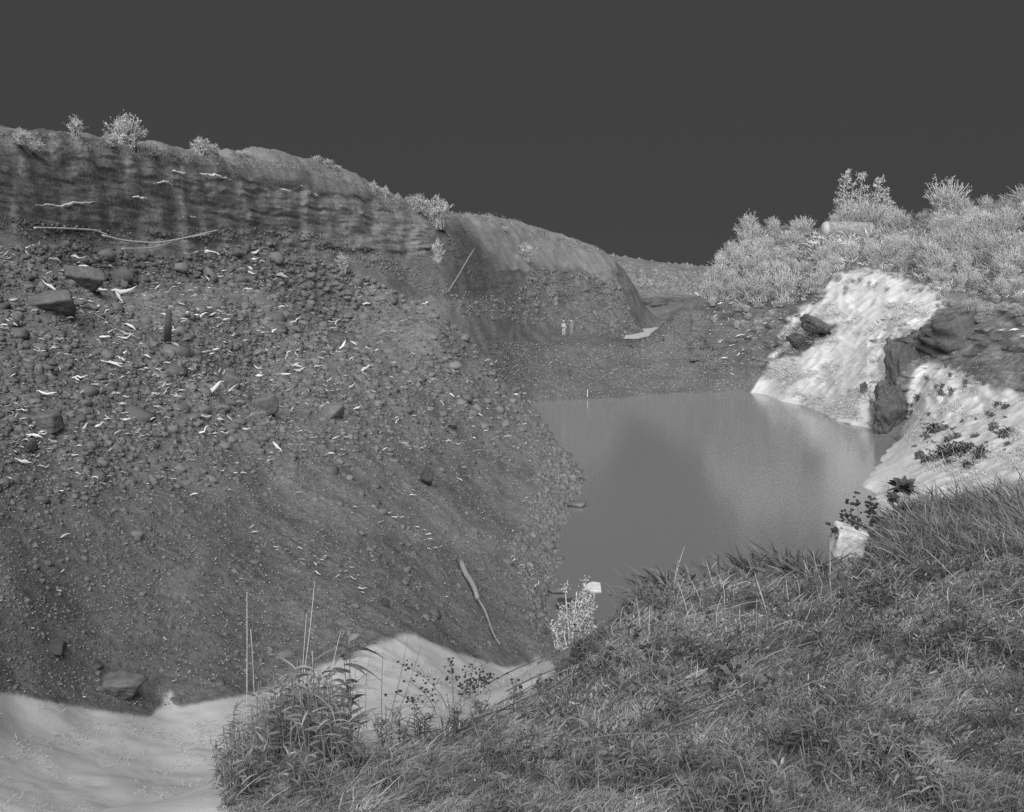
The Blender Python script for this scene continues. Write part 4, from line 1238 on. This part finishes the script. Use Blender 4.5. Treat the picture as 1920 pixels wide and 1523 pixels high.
for k, (px, D, py1, lean, hd_) in enumerate([(850, 7.4, 1240, -0.05, 26), (880, 7.6, 1235, 0.15, 22), (905, 7.7, 1262, 0.3, 22), (870, 7.2, 1300, 1.4, 16), (840, 7.3, 1245, -1.1, 22), (820, 7.0, 1280, -0.9, 22), (800, 6.8, 1300, -1.2, 18), (895, 7.9, 1250, 0.1, 18), (860, 7.0, 1320, 0.6, 24)]):
    base = at(px, D, 0); hh = max(0.12, P(px, py1, D)[2] - base[2])
    o = seed_stalk(200 + k, hh, lean, hd_, 0.0085); o.location = base
    tag(o, 'dry stalk with black round seed heads against the pale ground', 'seed stalk', 'seed stalks before the pale ground')
for k, (px, D, py1, lean, hd_) in enumerate([(1615, 11.8, 925, -0.1, 18), (1610, 11.9, 955, -0.45, 20), (1625, 12.0, 950, 0.15, 16), (1640, 12.0, 960, 0.4, 16), (1600, 11.7, 968, -0.3, 16), (1655, 12.1, 970, 0.5, 14), (1605, 11.6, 935, -0.15, 20), (1590, 11.5, 985, -0.5, 16), (1650, 12, 945, -0.3, 18), (1630, 12, 930, 0.05, 18), (1665, 12, 985, 0.6, 12), (1680, 12, 968, 0.1, 14)]):
    base = at(px, D, 0); hh = max(0.2, P(px, py1, D)[2] - base[2])
    o = seed_stalk(300 + k, hh, lean, hd_, 0.02); o.location = base
    tag(o, 'stalk with black seed heads standing over the pale boulder before the pond', 'seed stalk', 'seed stalks by the pale boulder')
for k, (px, py) in enumerate([(1310, 1240), (1325, 1270), (1345, 1300), (1360, 1275), (1140, 1250), (1590, 1125), (1620, 1128), (1215, 1235), (1650, 1120)]):
    p, _ = hit(px, py + 20)
    o = seed_stalk(400 + k, 0.14, RNG.uniform(-0.5, 0.5), 9, 0.014); o.location = p[0]
    tag(o, 'short stalk with black seed heads in the bank grass', 'seed stalk', 'seed stalks in the bank grass')

for k in range(150):
    px, py = (RNG.uniform(980, 1820), RNG.uniform(1090, 1420)) if k > 60 else (RNG.uniform(1120, 1560), RNG.uniform(1085, 1190))
    p_, o_ = hit(px, py)
    if not o_[0] or p_[0][1] > 16: continue
    D_ = p_[0][1]; h_ = RNG.uniform(20, 75) if k > 60 else RNG.uniform(30, 90)
    o = bare(px, D_, px + RNG.normal(0, 22), py - h_, 'stem' if k % 2 else 'palestem', 'thin bare weed stem rising from the bank grass', 0.0004 * D_, 'bare stems over the grassy bank')
# dark blooms
def bloom(px, py, wpx, D, label, seed):
    r = np.random.default_rng(seed)
    base = np.array(at(px + 6, D, -0.02)); c = P(px, py, D)
    s = wpx * 0.72 * D / F
    root = empty('wildflower', base); st, pt, ct = MB(), MB(), MB()
    st.tube(np.array([[0, 0, 0], (c - base) * 0.5 + [0.02, 0, 0], c - base]), [0.006, 0.005, 0.004], 5)
    n = 26
    a = r.uniform(0, 6.28, n); d = np.stack([np.cos(a), np.sin(a) - 0.6, r.uniform(-0.5, 1.1, n)], 1)
    pt.blades(np.repeat((c - base)[None], n, 0), d, s * r.uniform(0.8, 1.15, n), s * 0.62, np.stack([np.zeros(n), np.zeros(n), -r.uniform(0, 0.3, n)], 1), r.uniform(0.4, 0.9, n), segs=4)
    v = ICO2[0] * s * 0.35 + (c - base); ct.add(v, None, ICO2[1])
    st.build('stem', M['stem'], root); pt.build('petals', M['darkleaf'], root); ct.build('flower_centre', M['seed'], root)
    tag(root, label, 'wildflower')
bloom(1693, 914, 40, 11.5, 'largest black ragged flower standing before the pale bank at right', 1)
bloom(1674, 936, 24, 11.3, 'smaller black flower left of and below the largest one', 2)
bloom(1700, 953, 20, 11.0, 'lowest black flower head, drooping under the largest one', 3)
bloom(1602, 1122, 34, 8.6, 'squat black flower cluster low in the bank grass under the pale boulder', 4)

# weeds standing all over the bank
G = [leafy_weed(90 + i, 0.22, 8, 12, leafm='grass' if i else 'darkleaf', ll=0.06, lw=0.008, spread=0.55) for i in range(4)]
fg = [True] * 4
wp = scatter(FORE, 260, lambda a, b: np.clip(0.35 + 0.65 * vnoise(a / 90, b / 50, seed=97), 0, 1)); wh, wok = hit(wp[:, 0], wp[:, 1])
edge = [(720, 1420), (790, 1385), (850, 1365), (900, 1345), (960, 1318), (1010, 1298), (1050, 1270), (1090, 1240), (1130, 1200), (1170, 1165), (1210, 1135), (1250, 1110), (1300, 1096), (1350, 1082), (1400, 1070), (1450, 1072), (1500, 1078), (1540, 1080), (1640, 1000), (1680, 985), (1740, 960), (1800, 950)]
eh, eok = hit([a for a, b in edge], [b for a, b in edge])
for k, (q, o_) in enumerate(list(zip(wh, wok)) + list(zip(eh, eok))):
    if not o_ or q[1] > 17: continue
    i = k % 4; loc = Vector(q) - Vector((0, 0, 0.02)); s = RNG.uniform(0.5, 1.3) * (0.7 + q[1] / 22)
    if fg[i]:
        G[i].location = loc; G[i].scale = (s,) * 3; o = G[i]; fg[i] = False
    else:
        o = dup(G[i], loc, RNG.uniform(0, 6.28), float(s))
    tag(o, 'small ragged weed standing among the grass of the bank', 'weed', 'weeds over the grassy bank')
sp_ = scatter([(1150, 1200), (1560, 1100), (1800, 1050), (1830, 1300), (1300, 1380), (900, 1360)], 46); sh_, sk_ = hit(sp_[:, 0], sp_[:, 1])
for k in range(46):
    if sh_[k][1] > 16: continue
    o = seed_stalk(500 + k, RNG.uniform(0.06, 0.16) * (0.6 + sh_[k][1] / 14), RNG.uniform(-0.9, 0.9), int(RNG.integers(4, 9)), 0.009); o.location = sh_[k]
    tag(o, 'small dark seed stalk dotted over the right of the grassy bank', 'seed stalk', 'small seed stalks dotted over the bank')
# reeds at the edge of the bank
tufts('grass', [(1170, 1120), (1260, 1080), (1400, 1060), (1550, 1075), (1550, 1095), (1400, 1085), (1260, 1110), (1180, 1150)], 380, 46, 5, 'grass', 'broad grass blades leaning over the pond at the edge of the bank', sub=2, lean=0.55, tone=(0.4, 1.1), dmax=17, slant=(-0.2, 0))
tufts('grass', [(1640, 1000), (1700, 965), (1960, 930), (1960, 1050), (1650, 1060)], 2200, 40, 2.2, 'grass', 'tall grass along the upper right edge of the bank', sub=3, lean=0.4, tone=(0.4, 1.6), dmax=17, slant=(-0.15, 0))
# fallen stalks
for k in range(26):
    px, py = RNG.uniform(820, 1350), RNG.uniform(1290, 1420)
    p, _ = hit(px, py); p = p[0]
    a = RNG.normal(0.12, 0.25); L = RNG.uniform(0.25, 0.75)
    q = p + np.array([math.cos(a) * L, RNG.uniform(-0.1, 0.3), 0]); q[2] = float(gz(q[0], q[1])) + RNG.uniform(0.02, 0.16)
    p = p + [0, 0, 0.05]
    pole('stalk', p, q, 0.0006 * p[1], 0.0003 * p[1], 'darkwood' if k % 3 else 'stem', 'dry broken stalk lying across the bank grass', 'stalk')['group'] = 'fallen stalks on the bank'
# dark leafy scrub on the near right bank
scrub = shrub_proto('scrub_bush', 1, 1.5, 24, 1500, 'darkleaf', 55, lsize=0.11, twig=0.01)
ff = True
sp = scatter([(1710, 830), (1760, 800), (1830, 770), (1900, 760), (1900, 850), (1830, 880), (1760, 870), (1720, 870)], 60)
hp, ok = hit(sp[:, 0], sp[:, 1], 38)
for k in range(60):
    o = place(scrub, sp[k, 0], hp[k][1], RNG.uniform(0.8, 2.0), RNG.lognormal(2.1, 0.45), 'low dark scrub on the pale near right bank', 'scrub bush', 'dark scrub on the near right bank', first=ff)
    ff = False
sp = scatter([(1770, 690), (1830, 680), (1850, 740), (1700, 810), (1695, 760)], 16); hp, ok = hit(sp[:, 0], sp[:, 1], 38)
for k in range(16):
    place(scrub, sp[k, 0], hp[k][1], 1.0, RNG.uniform(8, 15), 'small dark tuft of scrub under the wide crag', 'scrub bush', 'scrub tufts under the crag')

# ------------------------------------------------------------------ two people on the dam
def person(px, D, label, cloth, shirt, turn, arm):
    base = at(px, D, 0.0)
    root = bpy.data.objects.new('person', bpy.data.meshes.new('person'))
    def skin(name, pts, edges, radii, m, parent, rootv=0):
        me = bpy.data.meshes.new(name)
        me.from_pydata(pts, edges, [])
        o = bpy.data.objects.new(name, me); COL.objects.link(o)
        md = o.modifiers.new('skin', 'SKIN'); o.modifiers.new('sub', 'SUBSURF').levels = 1
        o.modifiers['sub'].render_levels = 1
        for i, r in enumerate(radii):
            me.skin_vertices[0].data[i].radius = r
        me.skin_vertices[0].data[rootv].use_root = True
        me.materials.append(m)
        if parent: o.parent = parent
        return o
    J = [(0, 0, .95), (0, 0, 1.15), (0, 0, 1.40), (0, 0, 1.50), (0, -.01, 1.60), (0, 0, 1.72),
         (.18, 0, 1.42), (.24, .02, 1.15), (.22, -.08 if arm else .0, .92), (.22, -.10 if arm else 0, .83),
         (-.18, 0, 1.42), (-.25, .02, 1.16), (-.10 if arm else -.24, -.16 if arm else -.02, 1.05 if arm else .92), (-.02 if arm else -.25, -.2 if arm else -.03, 1.06 if arm else .83),
         (.10, 0, .88), (.12, -.02, .50), (.13, .02, .09), (.14, -.14, .04),
         (-.10, 0, .88), (-.11, .01, .50), (-.12, .03, .09), (-.13, -.13, .04)]
    E = [(0, 1), (1, 2), (2, 3), (3, 4), (4, 5), (2, 6), (6, 7), (7, 8), (8, 9), (2, 10), (10, 11), (11, 12), (12, 13), (0, 14), (14, 15), (15, 16), (16, 17), (0, 18), (18, 19), (19, 20), (20, 21)]
    R = [(.15, .11), (.14, .11), (.15, .11), (.055, .055), (.08, .095), (.075, .085), (.06, .06), (.045, .045), (.035, .035), (.04, .02), (.06, .06), (.045, .045), (.035, .035), (.04, .02), (.10, .10), (.065, .065), (.045, .045), (.045, .03), (.10, .10), (.065, .065), (.045, .045), (.045, .03)]
    body = skin('person', J, E, R, M['skin'], None)
    bpy.data.objects.remove(root)
    body.location = base; body.rotation_euler = (0, 0, turn)
    skin('trousers', [J[0], J[14], J[15], (J[16][0], J[16][1], .12), J[18], J[19], (J[20][0], J[20][1], .12), (0, 0, 1.02)], [(0, 1), (1, 2), (2, 3), (0, 4), (4, 5), (5, 6), (0, 7)],
         [(.165, .125), (.12, .12), (.085, .085), (.075, .075), (.12, .12), (.085, .085), (.075, .075), (.16, .12)], cloth, body)
    skin('jacket', [(0, 0, .90), J[1], J[2], J[6], J[7], J[8], J[10], J[11], J[12]], [(0, 1), (1, 2), (2, 3), (3, 4), (4, 5), (2, 6), (6, 7), (7, 8)],
         [(.175, .135), (.165, .13), (.175, .13), (.08, .08), (.065, .065), (.05, .05), (.08, .08), (.065, .065), (.05, .05)], shirt, body)
    mb = MB()
    v = ICO2[0] * [.105, .12, .075] + [0, .02, 1.76]
    mb.add(v, None, ICO2[1]); mb.build('hair', M['hair'], body, smooth=True)
    return tag(body, label, 'person')
person(1057, 112.6, 'person in pale clothes standing at the left of the pair on the dam', M['clothpale'], M['clothpale'], 0.3, True)
person(1071, 113.2, 'person in darker clothes standing at the right of the pair on the dam', M['clothmid'], M['clothmid'], -0.9, False)
